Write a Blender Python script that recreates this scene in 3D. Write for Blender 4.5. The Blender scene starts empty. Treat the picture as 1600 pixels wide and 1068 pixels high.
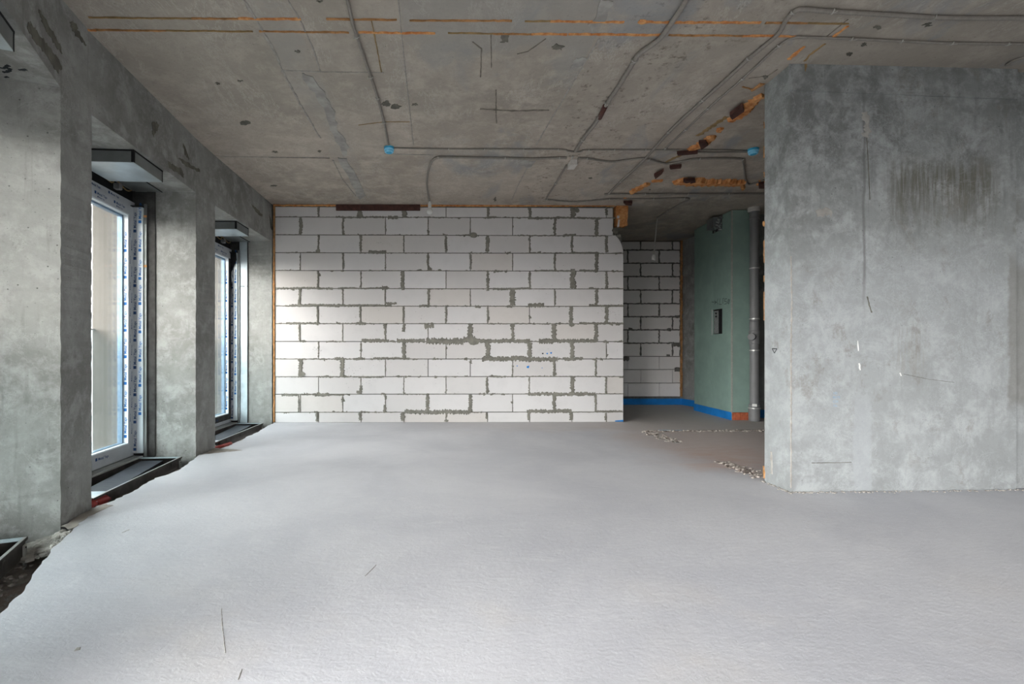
import bpy, math, random
from mathutils import Vector, Matrix
random.seed(7)
R = random.random
U = random.uniform
col = bpy.context.scene.collection
sc = bpy.context.scene

# ------------------------------------------------------------------ camera
F = 760.0            # focal length in pixels of the 1600 wide frame
CX, CY = 690.0, 547.0  # principal point (shifted lens)
EYE = 1.027          # camera height above the screed
CEIL = 3.10
BEAM = 2.57
cam_d = bpy.data.cameras.new('camera'); cam = bpy.data.objects.new('camera', cam_d); col.objects.link(cam)
cam.location = (0, 0, EYE); cam.rotation_euler = (math.radians(90), 0, 0)
cam_d.sensor_width = 36; cam_d.lens = F / 1600 * 36
cam_d.shift_x = (800 - CX) / 1600; cam_d.shift_y = (CY - 534) / 1600
cam_d.clip_start = 0.02; cam_d.clip_end = 300
sc.camera = cam
# ------------------------------------------------------------------ world, light, exposure
SKY = 19.0
w = bpy.data.worlds.new('overcast_sky'); sc.world = w; w.use_nodes = True
nt = w.node_tree; nt.nodes.clear()
wo = nt.nodes.new('ShaderNodeOutputWorld'); bg = nt.nodes.new('ShaderNodeBackground')
tc = nt.nodes.new('ShaderNodeTexCoord'); sp = nt.nodes.new('ShaderNodeSeparateXYZ')
rp = nt.nodes.new('ShaderNodeValToRGB')
mm = nt.nodes.new('ShaderNodeMath'); mm.operation = 'MULTIPLY_ADD'; mm.inputs[1].default_value = .5; mm.inputs[2].default_value = .5
nt.links.new(tc.outputs['Generated'], sp.inputs[0]); nt.links.new(sp.outputs['Z'], mm.inputs[0]); nt.links.new(mm.outputs[0], rp.inputs[0])
els = rp.color_ramp.elements   # height of the ray: below the horizon, horizon haze, upper sky
els[0].position = .47; els[0].color = (.10, .10, .10, 1)
els[1].position = 1.0; els[1].color = (.72, .72, .735, 1)
e = els.new(.505); e.color = (.975, .96, .95, 1)
e = els.new(.70); e.color = (.95, .94, .945, 1)
nt.links.new(rp.outputs[0], bg.inputs[0]); bg.inputs[1].default_value = SKY
nt.links.new(bg.outputs[0], wo.inputs[0])
sd = bpy.data.lights.new('hazy_sun', 'SUN'); sd.energy = 7.5; sd.angle = math.radians(46); sd.color = (1.0, .985, .96)
sun = bpy.data.objects.new('hazy_sun', sd); col.objects.link(sun)
sun.rotation_euler = Vector((.66, .72, -.40)).to_track_quat('-Z', 'Y').to_euler()
sc.view_settings.view_transform = 'Standard'; sc.view_settings.look = 'None'
sc.view_settings.exposure = 0.06; sc.view_settings.gamma = 1.0
try: sc.view_settings.use_curve_mapping = False
except Exception: pass
sc.cycles.max_bounces = 12; sc.cycles.diffuse_bounces = 8; sc.cycles.transparent_max_bounces = 12
sc.cycles.caustics_reflective = False; sc.cycles.caustics_refractive = False
sc.cycles.sample_clamp_indirect = 6

def portal(center, u, width, height):
    """Area light used only as a sampling portal for the sky through a window opening."""
    d = bpy.data.lights.new('window_portal', 'AREA'); d.shape = 'RECTANGLE'; d.size = width; d.size_y = height
    d.cycles.is_portal = True
    o = bpy.data.objects.new('window_portal', d); col.objects.link(o)
    u = Vector(u).normalized(); n = Vector((u.y, -u.x, 0))   # towards the room
    z = -n; x = u; y = z.cross(x)
    m = Matrix((x, y, z)).transposed().to_4x4(); m.translation = Vector(center)
    o.matrix_world = m

# ------------------------------------------------------------------ picture to plane helpers
def onZ(px, py, h=0.0):
    d = F * (h - EYE) / (CY - py)
    return Vector(((px - CX) * d / F, d, h))
def onP(px, py, p0, n):
    r = Vector(((px - CX) / F, 1.0, (CY - py) / F))
    o = Vector((0, 0, EYE)); t = (Vector(p0) - o).dot(Vector(n)) / r.dot(Vector(n))
    return o + r * t

# ------------------------------------------------------------------ mesh builder
class MB:
    def __init__(s): s.v = []; s.f = []; s.sm = []
    def add(s, vs, fs, smooth=False):
        b = len(s.v); s.v += [tuple(v) for v in vs]; s.f += [tuple(b + i for i in f) for f in fs]; s.sm += [smooth] * len(fs); return s
    def box(s, x0, y0, z0, x1, y1, z1):
        vs = [(x, y, z) for z in (z0, z1) for y in (y0, y1) for x in (x0, x1)]
        return s.add(vs, [(0, 2, 3, 1), (4, 5, 7, 6), (0, 1, 5, 4), (2, 6, 7, 3), (0, 4, 6, 2), (1, 3, 7, 5)])
    def bbox(s, x0, y0, z0, x1, y1, z1, b=0.003):
        """box with all four vertical-to-front edges chamfered (12 vertices per side)"""
        vs = []; 
        for z, i in ((z0, b), (z0 + b, 0), (z1 - b, 0), (z1, b)):
            vs += [(x0 + i, y0 + i, z), (x1 - i, y0 + i, z), (x1 - i, y1 - i, z), (x0 + i, y1 - i, z)]
        fs = [(3, 2, 1, 0), (12, 13, 14, 15)]
        for k in range(3):
            for j in range(4):
                a = k * 4 + j; c = k * 4 + (j + 1) % 4; fs.append((a, c, c + 4, a + 4))
        return s.add(vs, fs)
    def prism(s, pts, z0, z1):
        n = len(pts); vs = [(p[0], p[1], z0) for p in pts] + [(p[0], p[1], z1) for p in pts]
        fs = [tuple(range(n - 1, -1, -1)), tuple(range(n, 2 * n))] + [(i, (i + 1) % n, n + (i + 1) % n, n + i) for i in range(n)]
        return s.add(vs, fs)
    def slab(s, pts, off):
        """polygon pts (3D) extruded by vector off"""
        n = len(pts); off = Vector(off); vs = [Vector(p) for p in pts] + [Vector(p) + off for p in pts]
        fs = [tuple(range(n)), tuple(range(2 * n - 1, n - 1, -1))] + [((i + 1) % n, i, n + i, n + (i + 1) % n) for i in range(n)]
        return s.add(vs, fs)
    def tube(s, pts, r, n=8, cap=True, rib=0, ribr=0.0):
        pts = [Vector(p) for p in pts]
        if rib:
            q = []; acc = 0
            for a, b in zip(pts, pts[1:]):
                L = (b - a).length; k = max(1, int(L / rib))
                q += [a + (b - a) * (i / k) for i in range(k)]
            q.append(pts[-1]); pts = q
        m = len(pts); ring = []; up = Vector((0, 0, 1)); prev = None
        for i, p in enumerate(pts):
            t = (pts[min(i + 1, m - 1)] - pts[max(i - 1, 0)]).normalized()
            if prev is None:
                a = t.orthogonal().normalized()
            else:
                a = prev - t * prev.dot(t)
                a = a.normalized() if a.length > 1e-6 else t.orthogonal().normalized()
            prev = a; b = t.cross(a); rr = r[i] if isinstance(r, (list, tuple)) else r
            if rib and i % 2: rr += ribr
            ring.append([p + (a * math.cos(2 * math.pi * k / n) + b * math.sin(2 * math.pi * k / n)) * rr for k in range(n)])
        vs = [v for g in ring for v in g]
        fs = [(i * n + k, i * n + (k + 1) % n, (i + 1) * n + (k + 1) % n, (i + 1) * n + k) for i in range(m - 1) for k in range(n)]
        s.add(vs, fs, True)
        if cap:
            b = len(s.v) - len(vs)
            s.f.append(tuple(b + k for k in range(n - 1, -1, -1))); s.f.append(tuple(b + (m - 1) * n + k for k in range(n))); s.sm += [False, False]
        return s
    def lathe(s, c, axis, prof, n=20):
        """prof: list of (distance along axis, radius)"""
        c = Vector(c); t = Vector(axis).normalized(); a = t.orthogonal().normalized(); b = t.cross(a)
        vs = [c + t * d + (a * math.cos(2 * math.pi * k / n) + b * math.sin(2 * math.pi * k / n)) * max(r, 1e-4) for d, r in prof for k in range(n)]
        m = len(prof); fs = [(i * n + k, i * n + (k + 1) % n, (i + 1) * n + (k + 1) % n, (i + 1) * n + k) for i in range(m - 1) for k in range(n)]
        fs += [tuple(range(n - 1, -1, -1)), tuple((m - 1) * n + k for k in range(n))]
        return s.add(vs, fs, False)
    def rock(s, c, r, flat=.6):
        ph = [(-1, 0), (0, .9), (1, 0)]; n = 5; vs = []; c = Vector(c); a0 = U(0, 6)
        vs.append(c + Vector((0, 0, -r * flat)))
        for lz, rr in ((-.3, .95), (.45, .75)):
            for k in range(n):
                a = a0 + 2 * math.pi * k / n + U(-.3, .3); q = r * rr * U(.7, 1.15)
                vs.append(c + Vector((math.cos(a) * q, math.sin(a) * q, lz * r * flat * U(.7, 1.2))))
        vs.append(c + Vector((U(-.2, .2) * r, U(-.2, .2) * r, r * flat * U(.7, 1))))
        fs = [(0, 1 + (k + 1) % n, 1 + k) for k in range(n)]
        fs += [(1 + k, 1 + (k + 1) % n, 6 + (k + 1) % n, 6 + k) for k in range(n)]
        fs += [(11, 6 + k, 6 + (k + 1) % n) for k in range(n)]
        return s.add(vs, fs)
    def build(s, name, mat, parent=None, mw=None):
        me = bpy.data.meshes.new(name); me.from_pydata(s.v, [], s.f)
        me.polygons.foreach_set('use_smooth', s.sm); me.materials.append(mat); me.validate(); me.update()
        o = bpy.data.objects.new(name, me); col.objects.link(o)
        if parent: o.parent = parent
        if mw is not None: o.matrix_local = mw
        return o

def smooth(pts, k=6):
    """Catmull-Rom through pts"""
    P = [Vector(p) for p in pts]; out = []
    if len(P) < 3: return P
    for i in range(len(P) - 1):
        p0 = P[max(i - 1, 0)]; p1 = P[i]; p2 = P[i + 1]; p3 = P[min(i + 2, len(P) - 1)]
        for j in range(k):
            t = j / k
            out.append(.5 * ((2 * p1) + (p2 - p0) * t + (2 * p0 - 5 * p1 + 4 * p2 - p3) * t * t + (3 * p1 - p0 - 3 * p2 + p3) * t ** 3))
    out.append(P[-1]); return out

def tag(o, label=None, cat=None, group=None, kind=None):
    if label: o['label'] = label
    if cat: o['category'] = cat
    if group: o['group'] = group
    if kind: o['kind'] = kind
    return o
def struct(o, label=None, cat=None): return tag(o, label, cat, kind='structure')
def empty(name, loc=(0, 0, 0), rz=0.0, label=None, cat=None, group=None, kind=None):
    o = bpy.data.objects.new(name, None); col.objects.link(o); o.location = loc; o.rotation_euler = (0, 0, rz)
    o.empty_display_size = .1
    tag(o, label, cat, group, kind); return o
def put(o, parent):
    """parent keeping world coordinates (parents here are placed without scale)"""
    o.parent = parent; o.matrix_parent_inverse = parent.matrix_basis.inverted(); return o

# ------------------------------------------------------------------ materials
class N:
    """small node-tree writer"""
    def __init__(s, name, rough=.85, metal=0.0):
        s.m = bpy.data.materials.new(name); s.m.use_nodes = True; s.t = s.m.node_tree
        s.b = s.t.nodes['Principled BSDF']; s.b.inputs['Roughness'].default_value = rough; s.b.inputs['Metallic'].default_value = metal
        s.b.inputs['Specular IOR Level'].default_value = .3
        s.co = None
    def n(s, ty, **k):
        x = s.t.nodes.new(ty)
        for a, v in k.items(): setattr(x, a, v)
        return x
    def l(s, a, b): s.t.links.new(a, b)
    def put(s, sock, v):
        if isinstance(v, bpy.types.NodeSocket): s.l(v, sock)
        elif isinstance(v, (tuple, list)) and len(v) == 3 and sock.type == 'RGBA': sock.default_value = (*v, 1)
        else: sock.default_value = v
    def coord(s):
        if s.co is None: s.co = s.n('ShaderNodeNewGeometry').outputs['Position']
        return s.co
    def xyz(s):
        p = s.n('ShaderNodeSeparateXYZ'); s.l(s.coord(), p.inputs[0]); return p.outputs
    def scaled(s, sc_):
        m = s.n('ShaderNodeVectorMath', operation='MULTIPLY'); s.l(s.coord(), m.inputs[0]); m.inputs[1].default_value = sc_ if isinstance(sc_, (tuple, list)) else (sc_,) * 3
        return m.outputs[0]
    def noise(s, scale, detail=4, rough=.55, st=(1, 1, 1), dist=0.0):
        x = s.n('ShaderNodeTexNoise'); s.l(s.scaled(st), x.inputs['Vector']); x.inputs['Scale'].default_value = scale
        x.inputs['Detail'].default_value = detail; x.inputs['Roughness'].default_value = rough; x.inputs['Distortion'].default_value = dist
        return x.outputs['Fac']
    def voro(s, scale, st=(1, 1, 1)):
        x = s.n('ShaderNodeTexVoronoi'); s.l(s.scaled(st), x.inputs['Vector']); x.inputs['Scale'].default_value = scale
        return x.outputs['Distance'], x.outputs['Color']
    def math(s, op, a, b=0.0, clamp=False):
        x = s.n('ShaderNodeMath', operation=op, use_clamp=clamp); s.put(x.inputs[0], a); s.put(x.inputs[1], b); return x.outputs[0]
    def ss(s, v, a, b, lo=0.0, hi=1.0):
        x = s.n('ShaderNodeMapRange', interpolation_type='SMOOTHSTEP'); s.put(x.inputs[0], v)
        x.inputs[1].default_value = a; x.inputs[2].default_value = b; x.inputs[3].default_value = lo; x.inputs[4].default_value = hi; return x.outputs[0]
    def band(s, v, a, b, e):
        return s.math('MULTIPLY', s.ss(v, a - e, a + e), s.ss(v, b - e, b + e, 1, 0))
    def mix(s, f, a, b):
        x = s.n('ShaderNodeMix', data_type='RGBA'); s.put(x.inputs[0], f); s.put(x.inputs[6], a); s.put(x.inputs[7], b); return x.outputs[2]
    def bump(s, h, strength=.3, dist=.01):
        x = s.n('ShaderNodeBump'); s.put(x.inputs['Height'], h); x.inputs['Strength'].default_value = strength; x.inputs['Distance'].default_value = dist
        s.l(x.outputs[0], s.b.inputs['Normal'])
    def color(s, c): s.put(s.b.inputs['Base Color'], c); return s
    def done(s): return s.m

def flat(name, c, rough=.7, metal=0.0, var=.12, scale=30, bump=0.0, st=(1, 1, 1)):
    m = N(name, rough, metal); f = m.ss(m.noise(scale, 4, .6, st), .3, .7)
    m.color(m.mix(f, tuple(x * (1 - var) for x in c), tuple(min(1, x * (1 + var)) for x in c)))
    if bump: m.bump(m.noise(scale * 3, 3), bump, .004)
    return m.done()

def concrete(name, dark, mid, light, big=1.3, pits=1.0, bump=.35, warm=None, st=(1, 1, 1), extra=None, scratch=.5):
    m = N(name, .82)
    a = m.noise(big, 7, .66, st, .25); b = m.noise(big * 5.5, 7, .70, st, .25); f = m.noise(34, 6, .72)
    c = m.mix(m.ss(a, .36, .62), dark, mid); c = m.mix(m.ss(b, .43, .66), c, light)
    c = m.mix(m.ss(f, .46, .30, 0, .35), c, tuple(x * .8 for x in dark)) ; c = m.mix(m.ss(f, .55, .72, 0, .4), c, tuple(min(1, x * 1.1) for x in light))
    streak = m.noise(4.2, 5, .62, (6, 6, .45)); c = m.mix(m.ss(streak, .56, .74, 0, .35), c, tuple(x * .72 for x in dark))
    blot = m.noise(3.1, 8, .75, (1, 1, .8), .2); c = m.mix(m.ss(blot, .60, .68, 0, .4), c, tuple(x * .68 for x in dark))
    pit = None
    for scl, r0, r1, k0, wt in ((13, .03, .085, .80, .9), (24, .05, .14, .72, 1.0), (60, .08, .2, .80, .7)):
        pd, pc = m.voro(scl); pk = m.n('ShaderNodeSeparateColor'); m.l(pc, pk.inputs[0])
        q = m.math('MULTIPLY', m.math('MULTIPLY', m.ss(pd, r0, r1, 1, 0), m.ss(pk.outputs[0], k0, k0 + .04)), wt)
        pit = q if pit is None else m.math('MAXIMUM', pit, q)
    pit = m.math('MULTIPLY', m.math('MULTIPLY', pit, m.ss(m.noise(1.3, 3), .38, .55, .25, 1)), pits, True)
    c = m.mix(m.math('MULTIPLY', pit, .8), c, tuple(x * .32 for x in dark))
    vein = m.noise(2.6, 9, .72, (1, 1, 1), .5); vn = m.math('MULTIPLY', m.band(vein, .495, .505, .006), m.ss(m.noise(1.9, 3), .45, .6, 0, scratch)); c = m.mix(vn, c, tuple(min(1, x * 1.25) for x in light))
    vein = m.noise(5.5, 8, .74, (1, 1, .6), .3); vn = m.math('MULTIPLY', m.band(vein, .497, .503, .004), m.ss(m.noise(1.4, 3), .5, .62, 0, scratch)); c = m.mix(vn, c, tuple(x * .6 for x in dark))
    if extra: c = extra(m, c)
    m.color(c)
    h = m.math('SUBTRACT', m.math('ADD', m.math('MULTIPLY', b, .6), m.math('MULTIPLY', m.noise(55, 6, .7), .45)), m.math('MULTIPLY', pit, 1.4))
    m.bump(h, bump, .010); m.put(m.b.inputs['Roughness'], m.ss(b, .3, .7, .62, .9))
    return m.done()

# right wall: the dripping brown stain, the smooth grouted strip and the light on the lower half, put into the colour
RY = 3.53
def rx(px): return (px - CX) * RY / F
def rz(py): return EYE + (CY - py) * RY / F
def right_extra(m, c):
    x, y, z = m.xyz()
    drip = m.noise(9, 4, .6, (5, 1, .45)); rag = m.noise(1.6, 4, .6)
    box = m.math('MULTIPLY', m.band(x, rx(1398), rx(1570), .10), m.band(z, rz(365), rz(250), .12))
    clump = m.ss(m.noise(2.6, 5, .7), .22, .38); edge_ = m.ss(m.math('ADD', z, m.math('MULTIPLY', m.noise(5, 5, .7, (3, 1, .6)), .9)), rz(385) + .45, rz(275) + .45)
    c = m.mix(m.math('MULTIPLY', m.math('MULTIPLY', m.math('MULTIPLY', box, clump), m.math('MULTIPLY', edge_, m.ss(drip, .38, .58, .25, 1))), .8), c, (.10, .095, .07))
    box = m.math('MULTIPLY', m.band(x, rx(1404), rx(1455), .06), m.band(z, rz(585), rz(512), .08))
    c = m.mix(m.math('MULTIPLY', m.math('MULTIPLY', box, m.ss(drip, .42, .6)), .5), c, (.17, .15, .115))
    low = m.ss(m.math('ADD', z, m.math('MULTIPLY', rag, .5)), 1.75, 2.25, 1, 0)
    c = m.mix(m.math('MULTIPLY', low, .35), c, (.39, .415, .425))
    bm = m.math('MULTIPLY', m.ss(m.noise(5, 8, .76, (1, 1, .7)), .54, .64), m.ss(m.noise(.9, 4), .45, .6)); c = m.mix(m.math('MULTIPLY', bm, .5), c, (.175, .165, .145))
    gr = m.ss(m.noise(16, 7, .78, (1, 1, .6)), .52, .66, 0, .22); c = m.mix(gr, c, (.19, .195, .19)); wt = m.math('MULTIPLY', m.band(m.noise(4.5, 9, .8, (1, 1, 1), .6), .488, .512, .008), m.ss(m.noise(1.1, 4), .42, .55)); c = m.mix(m.math('MULTIPLY', wt, .3), c, (.44, .47, .48))
    rs = m.math('MULTIPLY', m.ss(m.math('ADD', x, m.math('MULTIPLY', m.noise(5, 6, .75), .10)), rx(1592) + .035, rx(1593) + .06), m.band(m.math('ADD', z, m.math('MULTIPLY', m.noise(3), .5)), rz(640) + .25, rz(415) + .25, .10)); c = m.mix(m.math('MULTIPLY', rs, .6), c, (.17, .165, .15))
    box = m.math('MULTIPLY', m.band(m.math('ADD', x, m.math('MULTIPLY', m.noise(5, 5, .7), .10)), rx(1338) + .05, rx(1366) + .05, .012), m.ss(z, rz(640), rz(600), 1, 0))
    c = m.mix(m.math('MULTIPLY', box, .6), c, (.33, .35, .365))
    seam = m.math('MULTIPLY', m.band(m.math('ADD', x, m.math('MULTIPLY', m.noise(4), .05)), rx(1353) + .02, rx(1357) + .02, .008), m.band(z, rz(460), rz(150), .2))
    c = m.mix(m.math('MULTIPLY', seam, .6), c, (.12, .12, .12))
    return c
M = {}
M['facade'] = concrete('facade_concrete', (.19, .19, .18), (.27, .275, .265), (.335, .34, .33), 1.2, 1.0, .3)
M['right'] = concrete('right_wall_concrete', (.165, .172, .170), (.242, .256, .256), (.335, .352, .355), 1.0, .8, .25, extra=right_extra)
def ceil_extra(m, c):
    x, y, z = m.xyz()
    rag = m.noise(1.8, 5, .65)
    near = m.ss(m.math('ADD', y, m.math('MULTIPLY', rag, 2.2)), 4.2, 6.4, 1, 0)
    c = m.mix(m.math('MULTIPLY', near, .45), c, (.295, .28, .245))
    rustx = m.math('MULTIPLY', m.ss(m.noise(14, 6, .75), .56, .66), m.math('MULTIPLY', m.ss(x, 1.0, 1.1), m.ss(x, 1.6, 2.4, 1, 0)))
    c = m.mix(m.math('MULTIPLY', rustx, .7), c, (.11, .09, .07)); sp2 = m.math('MULTIPLY', m.ss(m.noise(38, 7, .8), .60, .68), m.ss(m.noise(2.2, 4), .42, .58)); c = m.mix(m.math('MULTIPLY', sp2, .6), c, (.10, .085, .07))
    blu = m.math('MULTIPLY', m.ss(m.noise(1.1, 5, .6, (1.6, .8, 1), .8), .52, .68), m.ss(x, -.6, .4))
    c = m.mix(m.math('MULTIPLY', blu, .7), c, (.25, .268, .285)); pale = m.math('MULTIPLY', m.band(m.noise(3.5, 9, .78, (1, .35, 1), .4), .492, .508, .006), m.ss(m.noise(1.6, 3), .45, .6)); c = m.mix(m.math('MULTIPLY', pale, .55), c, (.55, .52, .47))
    pan = m.math('MULTIPLY', m.band(x, -1.18, -.92, .012), m.ss(y, 2, 6.5, 1, .3)); c = m.mix(m.math('MULTIPLY', pan, m.ss(m.noise(6, 6, .7), .4, .6, .15, .6)), c, (.33, .32, .30))
    pan = m.math('MULTIPLY', m.band(x, -.25, 1.02, .012), m.ss(m.math('ADD', y, m.math('MULTIPLY', rag, 3)), 4.9, 5.2, 1, 0)); c = m.mix(m.math('MULTIPLY', pan, .4), c, (.27, .275, .27))
    return c
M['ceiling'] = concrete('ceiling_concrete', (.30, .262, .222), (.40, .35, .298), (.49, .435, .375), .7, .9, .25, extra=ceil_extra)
def floor_mat():
    m = N('screed', .62); x, y, z = m.xyz()
    a = m.noise(.8, 5, .6, (1, 1, 1), .4); b = m.noise(5, 6, .65, (1, 2.2, 1), .8)
    c = m.mix(m.ss(a, .35, .65), (.475, .482, .518), (.555, .560, .590)); c = m.mix(m.ss(b, .5, .75, 0, .5), c, (.61, .615, .635))
    # reddish brick dust near the doorway and the greyer dusty floor behind it
    rag = m.noise(1.4, 5, .6, (1, 1, 1), .6)
    sx = m.math('ADD', x, m.math('MULTIPLY', rag, 1.2)); sy = m.math('ADD', y, m.math('MULTIPLY', rag, 1.6))
    dust = m.math('MULTIPLY', m.ss(sx, 2.3, 3.5), m.ss(sy, 4.4, 5.8))
    c = m.mix(m.math('MULTIPLY', dust, .85), c, (.53, .45, .415))
    strip = m.math('MULTIPLY', m.ss(sx, -.6, 2.8), m.ss(sy, 6.7, 7.4)); c = m.mix(m.math('MULTIPLY', strip, .55), c, (.47, .43, .41))
    red = m.math('MULTIPLY', m.band(sx, 3.0, 3.6, .4), m.band(sy, 4.9, 5.9, .5)); c = m.mix(m.math('MULTIPLY', red, m.ss(b, .3, .8, .2, .75)), c, (.50, .30, .21))
    inner = m.math('MULTIPLY', m.ss(x, 2.3, 2.7), m.ss(y, 6.1, 6.4)); c = m.mix(m.math('MULTIPLY', inner, .6), c, (.53, .505, .49))
    sand = m.math('MULTIPLY', m.ss(m.noise(1.5, 4), .5, .7), m.ss(y, 1.6, 2.6, 1, 0)); c = m.mix(m.math('MULTIPLY', sand, .3), c, (.62, .575, .52))
    # pale worn edge beside the trench is cement, brown patches by the pillars are painted shade
    fl = m.noise(30, 6, .75); c = m.mix(m.ss(fl, .5, .3, 0, .22), c, (.42, .42, .44)); c = m.mix(m.ss(fl, .56, .75, 0, .25), c, (.63, .635, .66))
    d, pc = m.voro(9); c = m.mix(m.math('MULTIPLY', m.ss(d, .02, .06, 1, 0), .5), c, (.30, .30, .31))
    pd, pc2 = m.voro(17, (1, 1.6, 1)); pk = m.n('ShaderNodeSeparateColor'); m.l(pc2, pk.inputs[0]); ps = m.math('MULTIPLY', m.math('MULTIPLY', m.ss(pd, .03, .10, 1, 0), m.ss(pk.outputs[0], .82, .86)), m.ss(m.noise(1.2, 3), .45, .6)); c = m.mix(m.math('MULTIPLY', ps, .6), c, (.25, .25, .26))
    m.color(c); h = m.math('ADD', m.math('MULTIPLY', b, .5), m.math('MULTIPLY', m.noise(30, 7, .75, (1, 1.3, 1), .4), .9)); m.bump(h, .27, .012)
    m.put(m.b.inputs['Roughness'], m.ss(b, .3, .7, .5, .72)); return m.done()
M['floor'] = floor_mat()
def sub_mat():
    m = N('rough_subfloor', .95); c = m.mix(m.ss(m.noise(2.5, 6, .7), .38, .62), (.27, .225, .195), (.47, .43, .39))
    c = m.mix(m.ss(m.noise(9, 5, .7), .58, .7), c, (.42, .41, .39)); m.color(c); m.bump(m.noise(14, 8, .75), .9, .03); return m.done()
M['sub'] = sub_mat()
def block_mat(name, tone):
    m = N(name, .9); oi = m.n('ShaderNodeObjectInfo'); r = oi.outputs['Random']
    base = m.mix(r, tuple(x * t for x, t in zip(tone, (.90, .885, .875))), tuple(x * t for x, t in zip(tone, (1.02, 1.02, 1.03))))
    c = m.mix(m.ss(m.noise(6, 4, .6), .45, .75, 0, .35), base, tuple(x * .84 for x in tone))
    c = m.mix(m.math('MULTIPLY', m.ss(r, .88, .93), .35), c, (.50, .44, .37))
    d, pc = m.voro(38); pk = m.n('ShaderNodeSeparateColor'); m.l(pc, pk.inputs[0])
    spots = m.math('MULTIPLY', m.math('MULTIPLY', m.ss(d, .08, .2, 1, 0), m.ss(pk.outputs[0], .86, .9)), m.ss(m.noise(1.7, 3), .5, .62))
    c = m.mix(m.math('MULTIPLY', spots, .8), c, (.24, .235, .22)); m.color(c)
    m.bump(m.noise(70, 4, .7), .2, .004); return m.done()
M['block'] = block_mat('aerated_block', (.665, .655, .655)); M['rearblock'] = block_mat('rear_block', (.78, .765, .755))
M['mortar'] = flat('mortar', (.205, .198, .172), .95, 0, .2, 14, .4)
M['darkmortar'] = flat('dark_mortar', (.14, .135, .125), .95, 0, .2, 20, .3)
def foam_mat(name, a, b):
    m = N(name, .8); c = m.mix(m.ss(m.noise(16, 6, .7), .35, .65), a, b); m.color(c); m.bump(m.noise(45, 5, .7), .8, .015); return m.done()
M['foam'] = foam_mat('orange_mounting_foam', (.48, .17, .05), (.72, .38, .16))
M['foamdull'] = foam_mat('weathered_foam', (.27, .14, .055), (.50, .26, .11))
M['foamstain'] = foam_mat('foam_residue', (.24, .17, .08), (.36, .24, .115))
M['board'] = flat('brown_board', (.075, .032, .026), .7, 0, .25, 25)
M['smear'] = flat('cement_smear', (.33, .32, .30), .85, 0, .22, 7, .3)
M['ridge'] = flat('formwork_ridge', (.33, .315, .29), .85, 0, .18, 22, .3)
M['darkseam'] = flat('dark_seam', (.19, .17, .145), .9, 0, .25, 20)
M['patch'] = flat('dark_patch', (.135, .13, .11), .9, 0, .25, 14, .4)
M['wet'] = flat('brown_grey_patch', (.13, .125, .105), .9, 0, .3, 9, .4)
M['conduit'] = flat('grey_conduit', (.24, .222, .20), .6, 0, .10, 40)
M['clip'] = flat('pale_clip', (.42, .41, .38), .6, 0, .1)
M['rosette'] = flat('blue_plastic', (.05, .38, .62), .45, 0, .12)
M['rosettepale'] = flat('pale_blue_plastic', (.24, .62, .85), .45, 0, .1)
M['jbox'] = flat('grey_plastic', (.56, .54, .51), .55, 0, .06)
M['white'] = flat('white_plastic', (.72, .72, .70), .4, 0, .05)
M['upvc'] = flat('window_profile', (.50, .53, .56), .35, 0, .06, 8)
M['film'] = flat('film_profile', (.60, .67, .72), .3, 0, .06, 6)
M['film2'] = flat('white_film', (.80, .86, .90), .3, 0, .05, 6)
M['bead'] = flat('glazing_spacer', (.17, .26, .36), .35, .1, .12, 8)
M['blue'] = flat('blue_print', (.012, .14, .44), .6, 0, .1)
M['navy'] = flat('dark_blue_print', (.02, .06, .17), .6, 0, .1)
M['membrane'] = flat('dark_membrane', (.05, .05, .048), .8, 0, .35, 12, .3)
M['black'] = flat('black_gap', (.012, .012, .013), .8, 0, .2)
M['sill'] = flat('pale_sill', (.42, .43, .42), .6, 0, .08, 12)
M['rust'] = flat('dark_trough_metal', (.062, .055, .050), .5, .35, .35, 9, .2)
M['steel'] = flat('bare_steel_edge', (.50, .50, .49), .35, .6, .15, 14)
M['galv'] = flat('galvanised_sheet', (.50, .57, .60), .33, .65, .12, 5)
M['galvdark'] = flat('galvanised_sheet_dull', (.20, .215, .215), .45, .4, .12, 6)
M['galvpale'] = flat('galvanised_plate', (.46, .54, .58), .4, .3, .12, 7)
M['fin'] = flat('dark_blue_grey_panel', (.068, .074, .088), .55, .1, .2, 10, .1, (1, 6, 1))
M['red'] = flat('red_corrugated_pipe', (.32, .035, .03), .45, 0, .12)
M['green'] = flat('green_plasterboard', (.235, .335, .295), .85, 0, .06, 5)
M['greenjoint'] = flat('corner_bead_filler', (.33, .34, .31), .8, 0, .1)
M['tape'] = flat('blue_edge_tape', (.012, .19, .55), .5, 0, .12, 7)
M['brick'] = flat('red_brick', (.42, .115, .055), .9, 0, .22, 18, .5)
M['pipe'] = flat('grey_drain_pipe', (.19, .19, .195), .42, 0, .06, 6)
M['foil'] = flat('crumpled_foil', (.62, .65, .66), .25, .8, .15, 30, .9)
M['ink'] = flat('black_ink', (.02, .025, .03), .7)
M['stamp'] = flat('faded_blue_stamp', (.24, .33, .42), .8)
M['stucco'] = flat('beige_render', (.125, .118, .106), .9, 0, .06, 3)
M['far'] = flat('pale_far_facade', (.62, .64, .66), .9, 0, .05, .3)
M['farpane'] = flat('far_pane', (.30, .34, .38), .3, 0, .1, .5)
M['ground'] = flat('outdoor_paving', (.13, .13, .125), .9, 0, .1, .5)
M['footshade'] = flat('painted_foot_shade', (.34, .31, .275), .9, 0, .15, 10)
M['rubble'] = flat('rubble', (.36, .325, .295), .95, 0, .35, 12, .5)
M['rubbledark'] = flat('broken_screed', (.16, .13, .115), .95, 0, .4, 10, .8)
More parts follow.
